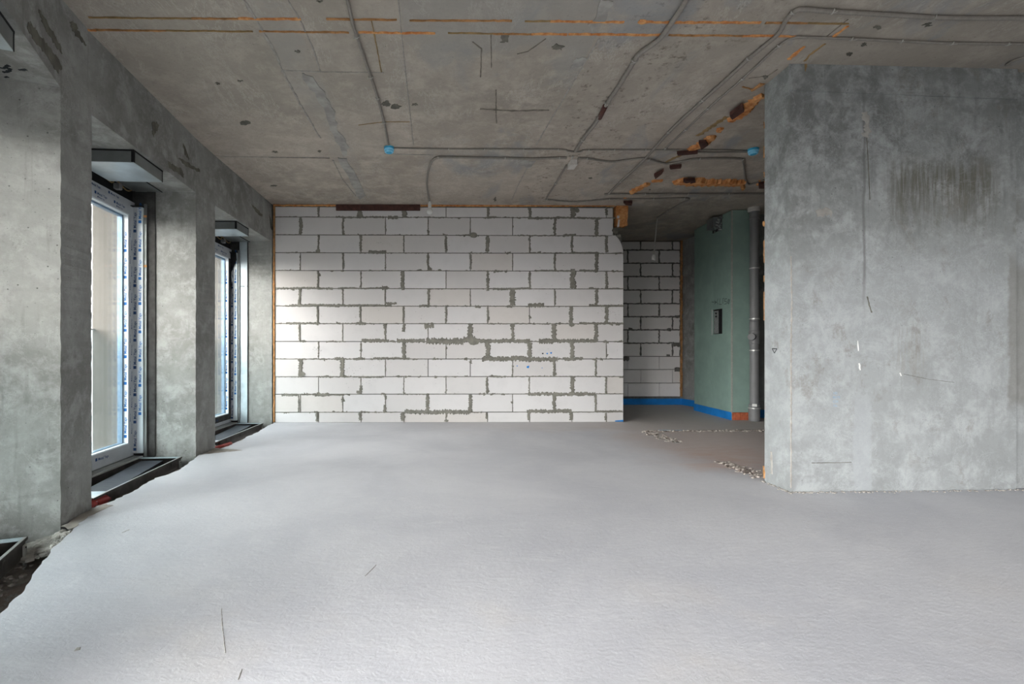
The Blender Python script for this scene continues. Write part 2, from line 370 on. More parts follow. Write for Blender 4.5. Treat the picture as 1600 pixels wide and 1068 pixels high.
def glass_mat(name, tint=(.93, .96, .97), haze=0.0):
    m = bpy.data.materials.new(name); m.use_nodes = True; t = m.node_tree; t.nodes.clear()
    o = t.nodes.new('ShaderNodeOutputMaterial'); tr = t.nodes.new('ShaderNodeBsdfTransparent'); gl = t.nodes.new('ShaderNodeBsdfGlossy')
    tr.inputs[0].default_value = (*tint, 1); gl.inputs['Roughness'].default_value = .03
    lw = t.nodes.new('ShaderNodeLayerWeight'); lw.inputs[0].default_value = .5
    pw = t.nodes.new('ShaderNodeMath'); pw.operation = 'POWER'; pw.inputs[1].default_value = 5; t.links.new(lw.outputs['Facing'], pw.inputs[0])
    fr = t.nodes.new('ShaderNodeMath'); fr.operation = 'MULTIPLY_ADD'; fr.inputs[1].default_value = .9; fr.inputs[2].default_value = .03; t.links.new(pw.outputs[0], fr.inputs[0])
    mx = t.nodes.new('ShaderNodeMixShader'); t.links.new(fr.outputs[0], mx.inputs[0]); t.links.new(tr.outputs[0], mx.inputs[1]); t.links.new(gl.outputs[0], mx.inputs[2])
    last = mx
    if haze:
        df = t.nodes.new('ShaderNodeBsdfDiffuse'); df.inputs[0].default_value = (.7, .74, .78, 1)
        m2 = t.nodes.new('ShaderNodeMixShader'); m2.inputs[0].default_value = haze
        t.links.new(mx.outputs[0], m2.inputs[1]); t.links.new(df.outputs[0], m2.inputs[2]); last = m2
    t.links.new(last.outputs[0], o.inputs[0]); return m
M['glass'] = glass_mat('window_glass', (.97, .97, .96), .03); M['glass2'] = glass_mat('balustrade_glass', (.80, .86, .88), .12)

# ------------------------------------------------------------------ plan of the facade (inner face, seen from above)
def V2(a, b): return Vector((a, b, 0))
P1a, P1b = V2(-2.24, 2.86), V2(-2.295, 3.19)
P2a, P2b = V2(-2.405, 4.76), V2(-2.415, 5.185)
P3a, P3b = V2(-2.41, 6.91), V2(-2.41, 7.25)
P0a, P0b = V2(-1.46, .96), V2(-1.61, 1.33)
Q1a, Q1b = V2(-.66, -1.0), V2(-.83, -.60)
Q2a, Q2b = V2(.45, -2.60), V2(.20, -2.35)
bays = [(P1b, P2a), (P2b, P3a), (P0b, P1a), (Q1b, P0a), (Q2b, Q1a)]
def frame(A, B):
    u = (B - A).normalized(); return u, Vector((-u.y, u.x, 0))
nb = [frame(*b)[1] for b in bays]
# pillars: (near corner, far corner, outward normal on the near side, outward normal on the far side)
pillars = [(P1a, P1b, nb[2], nb[0]), (P2a, P2b, nb[0], nb[1]), (P3a, P3b, nb[1], nb[1]), (P0a, P0b, nb[3], nb[2]), (Q1a, Q1b, nb[4], nb[3]), (Q2a, Q2b, nb[4], nb[4])]
T = .38; TOUT = 1.02
mb = MB()
for a, b, na, nb_ in pillars:
    # chipped, slightly wavy arris facing the camera
    q = [a, b, b + nb_ * T, a + na * T]
    zs = [-.16] + [i * .035 for i in range(0, 74)] + [BEAM]
    vs = []
    for z in zs:
        for i, p in enumerate(q):
            j = U(-.0022, .0022) if 0 < z < BEAM - .1 and i in (0, 1) else 0
            vs.append((p.x + j, p.y + (U(-.0022, .0022) if j else 0), z))
    fs = [(k * 4 + i, k * 4 + (i + 1) % 4, (k + 1) * 4 + (i + 1) % 4, (k + 1) * 4 + i) for k in range(len(zs) - 1) for i in range(4)]
    fs.append((3, 2, 1, 0)); mb.add(vs, fs)
# downstand beam running over everything
inner = [Q2a, Q2b, Q1a, Q1b, P0a, P0b, P1a, P1b, P2a, P2b, P3a, P3b]
outn = [nb[4], nb[4], nb[4], nb[3], nb[3], nb[2], nb[2], nb[0], nb[0], nb[1], nb[1], nb[1]]
for i in range(len(inner) - 1):
    a, b = inner[i], inner[i + 1]
    mb.prism([a, b, b + outn[i + 1] * .80, a + outn[i] * .80], BEAM, CEIL + .02)
wall_left = struct(mb.build('wall_left', M['facade']), 'bare concrete window wall of pillars under a deep ceiling beam', 'wall')
def patch_poly(pts, amp, k=5, closed=True):
    """subdivide a polygon and jitter it in its own plane"""
    P = [Vector(p) for p in pts]; n = (P[1] - P[0]).cross(P[2] - P[0]).normalized(); out = []
    for i in range(len(P)):
        a = P[i]; b = P[(i + 1) % len(P)]
        for j in range(k):
            q = a.lerp(b, j / k); d = Vector((U(-1, 1), U(-1, 1), U(-1, 1))) * amp; d -= n * d.dot(n); out.append(q + d)
    return out
def add_patch(pxs, proj, off, mat, name, parent, amp=.006, k=4):
    mbx = MB(); mbx.slab(patch_poly([proj(*p) for p in pxs], amp, k), off); o = mbx.build(name, mat); put(o, parent); return o

# trowelled brown patches on the beam face
def beamproj(seg):
    a, b = seg; u, n = frame(a, b)
    return lambda px, py: onP(px, py, (a.x, a.y, 0), (n.x, n.y, 0)) - n * .001
B1 = beamproj((P1b, P2a)); B2 = beamproj((P2b, P3a)); B0 = beamproj((P0b, P1a)); BP1 = beamproj((P1a, P1b))
for poly, pr in [
    ([(59, 14), (64, 20), (78, 44), (92, 68), (97, 83), (88, 74), (78, 58), (66, 38)], B0),
    ([(43, 36), (49, 38), (62, 56), (76, 72), (92, 96), (98, 108), (90, 112), (80, 100), (66, 80), (52, 62), (43, 48)], B0),
    ([(109, 34), (118, 36), (121, 46), (131, 66), (134, 72), (124, 62), (113, 50)], BP1),
    ([(262, 253), (272, 258), (282, 262), (287, 272), (286, 278), (276, 270), (265, 262)], B1),
    ([(285, 224), (289, 230), (294, 244), (295, 249), (289, 242)], B1),
    ([(277, 246), (285, 250), (300, 258), (315, 266), (316, 270), (303, 266), (288, 258)], B1),
    ([(236, 192), (243, 190), (248, 196), (244, 206), (240, 214), (237, 208), (240, 200)], B1),
    ([(393, 320), (402, 326), (410, 336), (409, 339), (399, 330)], B2),
    ([(420, 336), (424, 345), (426, 360), (423, 358)], B2)]:
    add_patch(poly, pr, (.003, 0, 0), M['wet'], 'dark_smear', wall_left, .010, 6)

# ------------------------------------------------------------------ ceiling, floor, other walls
ceil = struct(MB().box(-4.2, -4.9, CEIL, 6.2, 10.0, CEIL + .25).build('ceiling', M['ceiling']), 'raw cast concrete ceiling with formwork joints', 'ceiling')
# screed slab with a broken left edge
edge_px = [(0, 957.6), (25, 934), (36.7, 921), (48.5, 904), (57.7, 891.4), (68.2, 875), (81.3, 858), (94.4, 845), (104, 836), (111.4, 830.5), (116, 822), (130, 805), (145, 795), (147.7, 792), (165, 786.5), (189.4, 776), (215, 763), (243, 746.4), (262, 741), (275, 736), (290, 727), (299, 719), (305, 716), (312, 710.5), (324, 705.5), (337, 699.5), (345, 700.5), (358, 696.1), (365, 692), (377, 688), (385, 682), (393, 679), (402, 675), (410, 670), (418, 665), (427, 661)]
edge = [onZ(*p) for p in edge_px]
fine = []
for a, b in zip(edge, edge[1:]):
    k = max(1, int((b - a).length / .035))
    for j in range(k):
        q = a.lerp(b, j / k); fine.append(Vector((q.x + U(-.009, .009), q.y + U(-.006, .006), 0)))
fine.append(edge[-1])
outline = [V2(.45, -4.6), V2(.45, -2.6), V2(-.15, -1.9), V2(-.6, -.9), V2(-.95, .1), V2(-1.30, 1.0)] + fine + [V2(-2.41, 7.0), V2(-2.41, 7.25), V2(1.2, 7.25), V2(1.2, 9.8), V2(6.1, 9.8), V2(6.1, -4.6)]
floor = struct(MB().prism([(p.x, p.y) for p in outline], -.085, 0).build('floor', M['floor']), 'pale grey cement screed floor with a broken edge at the windows', 'floor')
mb = MB(); nx, ny = 60, 170
def hsub(x, y):
    return -.150 + .014 * math.sin(x * 7.3 + y * 3.1) + .012 * math.sin(x * 17 - y * 13) + U(-.006, .006)
vs = [(-3.6 + 4.6 * i / nx, -2.6 + 9.9 * j / ny, hsub(-3.6 + 4.6 * i / nx, -2.6 + 9.9 * j / ny)) for j in range(ny + 1) for i in range(nx + 1)]
mb.add(vs, [(j * (nx + 1) + i, j * (nx + 1) + i + 1, (j + 1) * (nx + 1) + i + 1, (j + 1) * (nx + 1) + i) for j in range(ny) for i in range(nx)], True)
sub = struct(mb.build('subfloor', M['sub']), 'rough brown slab in the trench below the screed edge', 'floor')

# right wall block: front face slightly skewed, side face towards the doorway
c0 = Vector((2.53, 3.53, 0)); c1 = Vector((4.34, 3.60, 0)); ur = (c1 - c0).normalized(); nr = Vector((ur.y, -ur.x, 0))
RP = lambda px, py: onP(px, py, c0, nr)
wr = MB()
edge_r = RP(1588, 547); e2 = RP(1600, 547)
A = [V2(2.53, 3.53), V2(edge_r.x, edge_r.y), V2(edge_r.x, edge_r.y + .03), V2(6.1, 3.70), V2(6.1, 3.98), V2(2.53, 3.81)]
wr.prism([(p.x, p.y) for p in A], -.05, CEIL + .02)
wall_right = struct(wr.build('wall_right', M['right']), 'free end of the grey concrete wall standing right of the doorway', 'wall')
b0, b1, b2, b3 = RP(1234, 95), RP(1588, 95), RP(1588, 145), RP(1234, 140)
zt = CEIL + .01; zb = rz(142)
mb = MB(); mb.slab([(2.52, 3.52, zb), (edge_r.x, edge_r.y - .01, zb - .03), (edge_r.x, edge_r.y - .01, zt), (2.52, 3.52, zt)], (0, .012, 0))
put(mb.build('top_band', M['right']), wall_right)
def jag_strip(pts, wid, proj_n, th, rnd=.4, step=.02, both=True):
    """ragged ribbon along 3D pts in the plane of normal proj_n, thickness th along the normal"""
    n = Vector(proj_n).normalized(); P = [Vector(p) for p in pts]; q = []
    for a, b in zip(P, P[1:]):
        k = max(1, int((b - a).length / step)); q += [a.lerp(b, j / k) for j in range(k)]
    q.append(P[-1]); L = []; Rr = []; m = len(q)
    for i, p in enumerate(q):
        t = (q[min(i + 1, m - 1)] - q[max(i - 1, 0)]).normalized(); s = t.cross(n)
        ww = wid[min(int(i / m * len(wid)), len(wid) - 1)] if isinstance(wid, list) else wid
        L.append(p + s * ww * .5 * (1 + U(-rnd, rnd))); Rr.append(p - s * ww * .5 * (1 + U(-rnd, rnd)))
    vs = []; fs = []
    for l, r in zip(L, Rr): vs += [l, r, l * .82 + r * .18 + n * th, l * .18 + r * .82 + n * th]
    for i in range(m - 1):
        a = i * 4; b = a + 4
        fs += [(a, b, b + 2, a + 2), (a + 2, b + 2, b + 3, a + 3), (a + 3, b + 3, b + 1, a + 1)]
    fs += [(0, 2, 3, 1), ((m - 1) * 4, (m - 1) * 4 + 1, (m - 1) * 4 + 3, (m - 1) * 4 + 2)]
    return vs, fs
def strip(pts, wid, n, th, mat, name, parent, rnd=.4, step=.02, kind=None):
    mbx = MB(); mbx.add(*jag_strip(pts, wid, n, th, rnd, step)); o = mbx.build(name, mat); put(o, parent)
    if kind: o['kind'] = kind
    return o
# cracks, raised seams and small marks on the right wall
off = nr * .0
for pts, wd, mt in [([(1354, 215), (1356, 250), (1358, 290), (1359, 312)], .0045, 'patch'), ([(1352, 175), (1356, 200), (1352, 214)], .05, 'smear'),
                    ([(1355, 463), (1358, 476), (1362, 488)], .008, 'patch'), ([(1340, 532), (1341, 548)], .007, 'white'), ([(1342, 567), (1344, 578)], .012, 'white'),
                    ([(1268, 723), (1300, 722.5), (1330, 722)], .004, 'patch'), ([(1406, 582), (1408, 587)], .012, 'white'),
                    ([(1412, 584), (1450, 592), (1490, 597)], .0025, 'patch'), ([(1236, 400), (1237, 470), (1236, 540), (1236, 620), (1236, 700), (1236, 762)], .012, 'ridge'),
                    ([(1276, 335), (1290, 330), (1300, 334)], .045, 'smear')]:
    strip([RP(*p) + nr * .0005 for p in pts], wd, nr, .003, M[mt], 'surface_mark', wall_right, .6, .015)
# crumbs along the foot of the right wall
mb = MB()
for i in range(150):
    t = R() ** 1.3; x = 2.50 + t * 1.9; mb.rock((x, 3.52 + (x - 2.53) * .038 - abs(random.gauss(0, .018)) - .006, .003), U(.003, .012))
for i in range(60):
    t = R(); mb.rock((2.53 - abs(random.gauss(0, .018)) - .006, 3.52 + t * .3, .003), U(.003, .011))
tag(mb.build('cement_crumbs', M['ridge']), 'fine pale cement crumbs along the foot of the right wall', 'crumbs', kind='stuff')
# raised line and the triangle mark on the side face
SP = lambda px, py: onP(px, py, (2.529, 3.6, 0), (1, 0, 0))
strip([SP(1205, 705), SP(1205.5, 740)], .02, (-1, 0, 0), .003, M['ridge'], 'surface_mark', wall_right, .5)
tri = [SP(1206.5, 544.5), SP(1214, 544.5), SP(1210, 551.5)]
for i in range(3):
    strip([tri[i], tri[(i + 1) % 3]], .006, (-1, 0, 0), .001, M['ink'], 'triangle_mark', wall_right, .05)
# orange foam remains down the rear arris
for a, b, wd in [(345, 353, .03), (375, 410, .012), (455, 500, .010), (228, 246, .012), (728, 747, .022), (268, 276, .012), (430, 440, .01), (190, 200, .012)]:
    p, q = Vector((2.535, 3.815, EYE + (CY - a) * 3.81 / F)), Vector((2.535, 3.815, EYE + (CY - b) * 3.81 / F))
    strip([p, q], wd, (-1, 0, 0), .008, M['foamdull'], 'foam_remnant', wall_right, .7, .02)

# walls behind the camera and far right; window openings behind the camera let the daylight in
struct(MB().box(6.1, -4.9, -.1, 6.3, 10.0, CEIL).build('wall_side', M['right']), 'plain concrete wall out of frame on the right', 'wall')
mb = MB(); OP = [(2.9, 4.1), (4.8, 6.0)]
xs = [.25] + [v for o in OP for v in o] + [6.3]
for i in range(0, len(xs), 2): mb.box(xs[i], -4.95, -.15, xs[i + 1], -4.6, BEAM)
mb.box(.45, -4.95, BEAM, 6.3, -4.6, CEIL); mb.box(.25, -4.95, -.15, .45, -2.6, CEIL)
struct(mb.build('wall_near', M['facade']), 'concrete wall with window openings behind the viewpoint', 'wall')
# corridor walls
ZR = 9.2
struct(MB().box(.9, 9.30, -.1, 6.3, 9.5, CEIL).build('wall_rear', M['darkmortar']), 'dim white block wall at the end of the corridor', 'wall')
wall_rear = bpy.data.objects['wall_rear']
struct(MB().prism([(4.55, 9.3), (4.60, 8.86), (4.62, 8.36), (4.75, 8.36), (4.75, 9.3)], -.05, CEIL).build('wall_corner', M['facade']), 'dark concrete return beside the rear block wall', 'wall')
struct(MB().box(1.0, 7.2, -.05, 1.2, 9.4, CEIL).build('wall_inner', M['right']), 'concrete wall closing the corridor on the left', 'wall')
struct(MB().box(4.56, 7.42, -.05, 6.2, 7.6, CEIL).build('wall_pipe', M['right']), 'concrete wall behind the grey drain pipe', 'wall')

# ------------------------------------------------------------------ the white block wall
w0 = Vector((-2.391, 6.91, 0)); w1 = Vector((2.62, 6.985, 0)); uw = (w1 - w0).normalized(); nw = Vector((uw.y, -uw.x, 0))   # nw towards the room
wall_back = struct(MB().slab([w0 - nw * .015, w1 + uw * -.03 - nw * .015, w1 + uw * -.03 - nw * .20, w0 - nw * .20], (0, 0, EYE + (547 - 366) * 6.95 / F)).build('wall_back', M['darkmortar']), 'wall of large white aerated blocks with grey mortar facing the camera', 'wall')
put(MB().slab([w0 - nw * .015, w0 + uw * 4.81 - nw * .015, w0 + uw * 4.81 - nw * .20, w0 - nw * .20], (0, 0, CEIL)).build('infill', M['darkmortar']), wall_back)
WP = lambda px, py, d=0.0: onP(px, py, w0 + nw * d, nw)
rowsL = [322.5, 338.6, 366.6, 394.4, 422.3, 450.4, 477.8, 505.3, 533.2, 560.6, 588.3, 615.6, 644.0, 660.2]
def ly(i, px):   # course lines converge very slightly to the right
    return rowsL[i] + (CY - rowsL[i]) * (px - 430) / 545 * .0088
even = [429.5, 497.8, 564.0, 631.0, 697.0, 761.8, 827.5, 894.0, 947.5, 974.5]
odd = [429.5, 469.4, 535.8, 602.3, 669.0, 735.0, 801.0, 866.7, 931.6, 974.5]
def block(px0, px1, i, proud, right_curve=None, g=.55):
    """one block: front rim chamfered, depth into the wall"""
    y0 = lambda px: ly(i, px) + g; y1 = lambda px: ly(i + 1, px) - g
    if right_curve is None:
        a = [(px0 + g, y1(px0)), (px1 - g, y1(px1)), (px1 - g, y0(px1)), (px0 + g, y0(px0))]
    else:
        a = [(px0 + g, y1(px0))] + right_curve + [(px0 + g, y0(px0))]
    f = [WP(*p, proud) for p in a]; c = sum(f, Vector()) / len(f); n = len(f)
    r0 = [p + (c - p).normalized() * .004 + nw * 0 for p in f]; r1 = [p - nw * .004 for p in f]; r2 = [p - nw * (.02 + proud) for p in f]
    vs = r0 + r1 + r2; fs = [tuple(range(n))]
    for k in range(2):
        fs += [(k * n + j, (k + 1) * n + j, (k + 1) * n + (j + 1) % n, k * n + (j + 1) % n) for j in range(n)]
    o = MB().add(vs, fs).build('block', M['block']); put(o, wall_back); return o
curveA = [(974.3, 393.6), (973.6, 390), (972.2, 384), (969.5, 377.5), (966, 372), (961.5, 367.2)]
for i in range(13):
    js = even if i % 2 == 0 else odd
    for a, b in zip(js, js[1:]):
        rc = None
        if i == 0 and b > 970: b = 958
        if i == 0 and a == 947.5: a, b = 947.5, 958
        if i == 1 and b > 970: b = 958.5
        if i == 2 and b > 970: rc = [(974.3, 393.6)] + curveA[1:]
        block(a, b, i, U(-.003, .003), rc)
# mortar squeezed out of the joints: thin ragged threads everywhere, thick smears where the photograph shows them
def mort(p, q, w, name='mortar_smear', mat='mortar', rnd=.55, th=.006):
    strip([WP(*p, -.001), WP(*q, -.001)], w / 110.0, nw, th, M[mat], name, wall_back, rnd, .012 if w > 1.5 else .03)
thin = MB()
def tm(p, q, w, rnd=.8): thin.add(*jag_strip([WP(*p, -.004), WP(*q, -.004)], w / 110.0, nw, .005, rnd, .018))
for i in range(1, 13):
    x = 430.0
    while x < 972:
        L = U(12, 60); x1 = min(974, x + L)
        if R() < .62 or i in (1, 5, 6, 7): tm((x, ly(i, x) + U(-.4, .4)), (x1, ly(i, x1) + U(-.4, .4)), U(1.0, 2.3))
        x = x1
for i in range(13):
    for a in (even if i % 2 == 0 else odd)[1:-1]:
        if i == 0 and a > 950: continue
        if R() < .8: tm((a + U(-.5, .5), ly(i, a) + U(0, 4)), (a + U(-.5, .5), ly(i + 1, a) - U(0, 5)), U(1.2, 2.8))
for i in range(13):
    js = even if i % 2 == 0 else odd
    for a in js[1:-1]:
        if i == 0 and a > 950: continue
        for k in range(random.choice((0, 1, 1, 2))):
            y = ly(i, a) + U(1, 26 if 0 < i < 12 else 12); l_ = U(2, 6); tm((a + U(-1, 1), y), (a + U(-1, 1), min(y + l_, ly(i + 1, a))), U(3, 5.5), .7)
for i in range(1, 13):
    for k in range(16):
        x = U(434, 968); l_ = U(2, 9); tm((x, ly(i, x) + U(-.6, .6)), (x + l_, ly(i, x) + U(-.6, .8)), U(2.2, 4.6), .8)
o = thin.build('thin_mortar', M['mortar']); o['kind'] = 'stuff'; put(o, wall_back)
H = [(525, 600, 339, 3), (606, 622, 340, 5), (575.6, 603.7, 393, 4.5), (430, 520, 450, 3), (528, 608, 450, 2.5), (452, 612, 477, 3.5), (603, 620, 474.3, 4), (655, 671, 477, 3.5), (597, 606, 450, 6), (825, 850, 477, 6), (920, 974, 477, 3.5),
     (447, 500, 505, 3), (556, 572, 505.5, 4), (663, 678, 509, 7), (905, 974, 504.5, 3), (565, 608, 532.3, 5), (620, 664, 532, 5.5), (666, 724, 533, 9.5), (724, 742, 530, 9), (743, 828, 532.5, 5.5), (842, 866, 533, 7), (866, 934, 532.5, 5.5),
     (753, 871, 560.3, 6.5), (879, 911, 560.3, 4.5), (523, 537, 560, 4), (556, 570, 560.5, 4), (583, 640, 560, 3.2), (825, 930, 615, 5.5), (440, 467, 616.5, 3.5), (492, 515, 616.5, 4.5), (515, 538, 616.5, 2.5), (632, 735, 643, 6.5), (823, 893, 642, 5.5), (931, 972, 642, 3), (765, 790, 588, 2.5), (560, 600, 589, 2.5), (895, 935, 394.5, 2.5), (880, 900, 367, 3), (825, 940, 340.5, 3), (755, 776, 340, 3), (905, 933, 422.5, 3), (835, 895, 422.8, 2.5), (770, 830, 451, 3)]
for x0, x1, y, wd in H:
    k = max(1, int((x1 - x0) / 16)); xs_ = [x0 + (x1 - x0) * j / k for j in range(k + 1)]
    strip([WP(x, y + U(-.6, .6), -.001) for x in xs_], wd * 1.05 / 110, nw, .007, M['mortar'], 'mortar_smear', wall_back, .5, .012)
Vv = [(470, 340, 366, 6), (536, 340, 366, 4), (562.5, 328, 340, 8), (632, 328, 340, 8), (498, 323, 338, 4), (498, 367, 393, 3), (564, 367, 393, 4.5), (629.5, 423, 453, 6), (468.5, 451, 477, 4.5), (496.5, 423, 450, 3), (536, 451, 477, 3), (602, 451, 477, 3), (669, 451, 480, 4), (631, 534, 560, 6), (631, 368, 393, 2.5), (697, 369, 393, 4), (669, 395, 420, 3.5), (536, 395, 420, 3),
     (762, 324, 339, 4), (827.5, 324, 339, 4.5), (895, 324, 340, 9), (947.5, 324, 336, 4.5), (762, 368, 393, 5.5), (867, 341, 367, 4.5), (932, 341, 368, 6), (948, 368, 394, 5), (894, 368, 396, 3), (932, 396, 423, 5.5), (867, 396, 422, 3.5), (735, 397, 420, 3.5), (762, 424, 454, 4.5), (828, 424, 448, 3.5), (895, 420, 450, 9), (948, 424, 448, 4), (801, 452, 477, 9), (867, 452, 476, 2.5), (932, 450, 478, 5.5), (893, 478, 508, 6), (948, 478, 504, 7), (762, 478, 504, 2.5), (735, 506, 533, 8), (801, 507, 533, 5.5), (866, 505, 533, 7.5), (931, 506, 533, 6.5), (762.5, 534, 558, 7.5), (828, 535, 558, 7), (894, 534, 560, 7),
     (866, 562, 587, 3.5), (931, 562, 587, 2.5), (761, 590, 614, 3), (894, 588, 615, 8), (947, 589, 615, 3), (735, 616, 643, 6.5), (866, 616, 642, 5.5), (930.5, 616, 643, 3.5), (669, 615, 643, 5.5), (826, 642, 656, 5), (892, 643, 656, 5.5), (946, 645, 656, 3), (469, 561, 588, 7), (534.5, 560, 588, 7), (563.5, 602, 615, 5), (601.5, 632, 644, 5), (563, 643, 656, 5), (495, 644, 658, 4), (629, 643, 657, 6.5), (697, 478, 505, 3), (630, 478, 505, 3), (563.5, 478, 505, 3), (496, 478, 508, 3), (602, 507, 530, 3), (468, 507, 532, 3), (602, 506, 513, 5), (631, 506, 518, 5), (760, 643, 654, 2.5), (467, 617, 643, 2.5)]
for x, y0, y1, wd in Vv:
    strip([WP(x + U(-.6, .6), y0, -.001), WP(x + U(-.8, .8), (y0 + y1) / 2, -.001), WP(x + U(-.6, .6), y1, -.001)], wd * 1.0 / 110, nw, .0075, M['mortar'], 'mortar_smear', wall_back, .45, .012)
for x, y, r in [(740, 367, 6), (497, 392, 4), (672, 420, 3.5), (590, 395, 3), (801, 508, 4), (893, 507, 4.5), (471, 584, 6), (740, 533, 9), (867, 584, 3), (562, 337, 6), (901, 329, 5), (560, 612, 3.5)]:
    add_patch([(x + r * math.cos(a * .785) * U(.8, 1.1), y + r * .8 * math.sin(a * .785) * U(.8, 1.1)) for a in range(8)], lambda a, b: WP(a, b, -.001), nw * .008, M['mortar'], 'mortar_smear', wall_back, .004, 2)
for x, y, r, mt in [(855, 552, 1.3, 'tape'), (861, 551, 1.4, 'tape'), (848, 552, 1.2, 'ink'), (825, 573, 2.0, 'tape'), (808, 571.5, .8, 'tape'), (847, 574.5, .8, 'tape')]:
    add_patch([(x - r, y - r * .6), (x + r, y - r), (x + r * .7, y + r), (x - r, y + r * .7)], lambda a, b: WP(a, b, .004), nw * .001, M[mt], 'paint_fleck', wall_back, .002, 2)
# scattered chips
mb = MB()
for x, y, n_, s in [(961, 485, 26, 10), (560, 594, 26, 18), (600, 560, 18, 14), (495, 545, 14, 4), (546, 581, 16, 10), (600, 380, 8, 8), (960, 494, 12, 8), (500, 493, 5, 5), (660, 495, 5, 5), (553, 493, 5, 4), (850, 610, 6, 10), (700, 380, 6, 30), (480, 460, 8, 30), (900, 440, 14, 30), (690, 560, 10, 20), (725, 515, 10, 10)]:
    for i in range(n_):
        p = WP(x + random.gauss(0, s), y + random.gauss(0, s * .45), .0045)
        if p.x < 2.55 and p.z > .02: mb.rock(p, U(.003, .009), .3)
o = mb.build('chipped_pits', M['mortar']); o['kind'] = 'stuff'; put(o, wall_back)
# foam seams around the block wall
strip([WP(428.3, y, .0) for y in (319, 380, 450, 530, 600, 659)], [.028, .03, .034, .03, .028, .026], nw, .012, M['foamdull'], 'foam_seam', wall_back, .25, .03)
strip([WP(x, 320.8 + (x - 427) * .0012, .0) for x in (427, 525)], .026, nw, .015, M['foam'], 'foam_seam', wall_back, .3, .03)
strip([WP(x, 321.2, .0) for x in (657, 760, 860, 960)], .026, nw, .015, M['foam'], 'foam_seam', wall_back, .3, .03)
add_patch([(958.7, 318), (977, 318), (976, 340), (975.5, 355), (968, 356.5), (959.5, 355.5)], lambda a, b: WP(a, b, -.10), nw * .115, M['foam'], 'foam_plug', wall_back, .006, 4)
add_patch([(959, 356), (970, 356), (966, 360), (962.5, 366), (959, 366.5), (955, 361)], lambda a, b: WP(a, b, -.02), nw * .03, M['patch'], 'mortar_lump', wall_back, .005, 3)
for q in [[(964, 337), (968, 337), (967.5, 341), (964, 341)], [(966, 343), (968.5, 343), (967.5, 354), (964, 355)]]:
    add_patch(q, lambda a, b: WP(a, b, .016), nw * .004, M['block'], 'block_remnant', wall_back, .003, 2)
tag(MB().slab([WP(525.5, 329.2, .002), WP(656.5, 329.2, .002), WP(656.5, 320.2, .002), WP(525.5, 320.2, .002)], nw * .03).build('brown_board', M['board']), 'long dark brown board wedged above the white block wall', 'board')
# thin blue strip at the foot of the wall's free end
put(MB().slab([WP(961, 658.2, .004), WP(974, 658.2, .004), WP(974, 655.6, .004), WP(961, 656.6, .004)], nw * .003).build('blue_tape_end', M['tape']), wall_back)

# ------------------------------------------------------------------ rear block wall in the corridor
RR = [376.5, 390.5, 411.0, 431.8, 452.8, 474.0, 494.5, 515.0, 535.8, 556.5, 577.0, 598.0, 619.5]
RWP = lambda px, py, d=0.0: onP(px, py, (0, ZR - d, 0), (0, -1, 0))
rthin = MB(); nrear = Vector((0, -1, 0))
for i in range(12):
    js = [930, 951.5, 1001, 1050.8, 1063] if i % 2 == 0 else [930, 981, 1030, 1063]
    for a, b in zip(js, js[1:]):
        g = .9 if i < 8 else .45
        f = [RWP(a + g, RR[i + 1] - g), RWP(b - g, RR[i + 1] - g), RWP(b - g, RR[i] + g), RWP(a + g, RR[i] + g)]
        o = MB().bbox(f[0].x, ZR, f[0].z, f[1].x, ZR + .11, f[2].z, .004).build('block', M['rearblock']); put(o, wall_rear)
        if i < 9: rthin.add(*jag_strip([RWP(b, RR[i] + 1, .0), RWP(b, RR[i + 1] - 1, .0)], 2.2 / 82, nrear, .006, .6, .03))
    if 0 < i < 9: rthin.add(*jag_strip([RWP(930, RR[i], .0), RWP(1000, RR[i], .0), RWP(1063, RR[i], .0)], 1.9 / 82, nrear, .006, .6, .03))
for x, y, r in [(985, 514, 3), (1058, 494, 3.5), (1045, 515, 3), (1057, 538, 5), (978, 560, 5), (1058, 577, 4), (1044, 555, 2.5)]:
    rthin.add(*jag_strip([RWP(x - r, y, .0), RWP(x + r, y, .0)], r * 1.3 / 82, nrear, .01, .4, .03))
put(rthin.build('dark_joint_mortar', M['darkmortar']), wall_rear)
strip([RWP(1064.5, y) for y in (376, 450, 530, 619)], .045, nrear, .02, M['foamdull'], 'foam_seam', wall_rear, .3, .05)
def tape(pts, h0, h1, name='blue_edge_tape'):
    mbx = MB()
    for a, b in zip(pts, pts[1:]):
        a = Vector(a); b = Vector(b); u = (b - a).normalized(); n = Vector((u.y, -u.x, 0))
        mbx.slab([a + Vector((0, 0, h0)), b + Vector((0, 0, h0)), b + Vector((0, 0, h1)), a + Vector((0, 0, h1))], n * .006)
    return mbx
struct(tape([(1.2, 9.19, 0), (4.545, 9.19, 0), (4.595, 8.86, 0), (4.61, 8.36, 0)], 0, .115).build('baseboard_rear', M['tape']), 'blue edge insulation tape along the rear wall foot', 'baseboard')

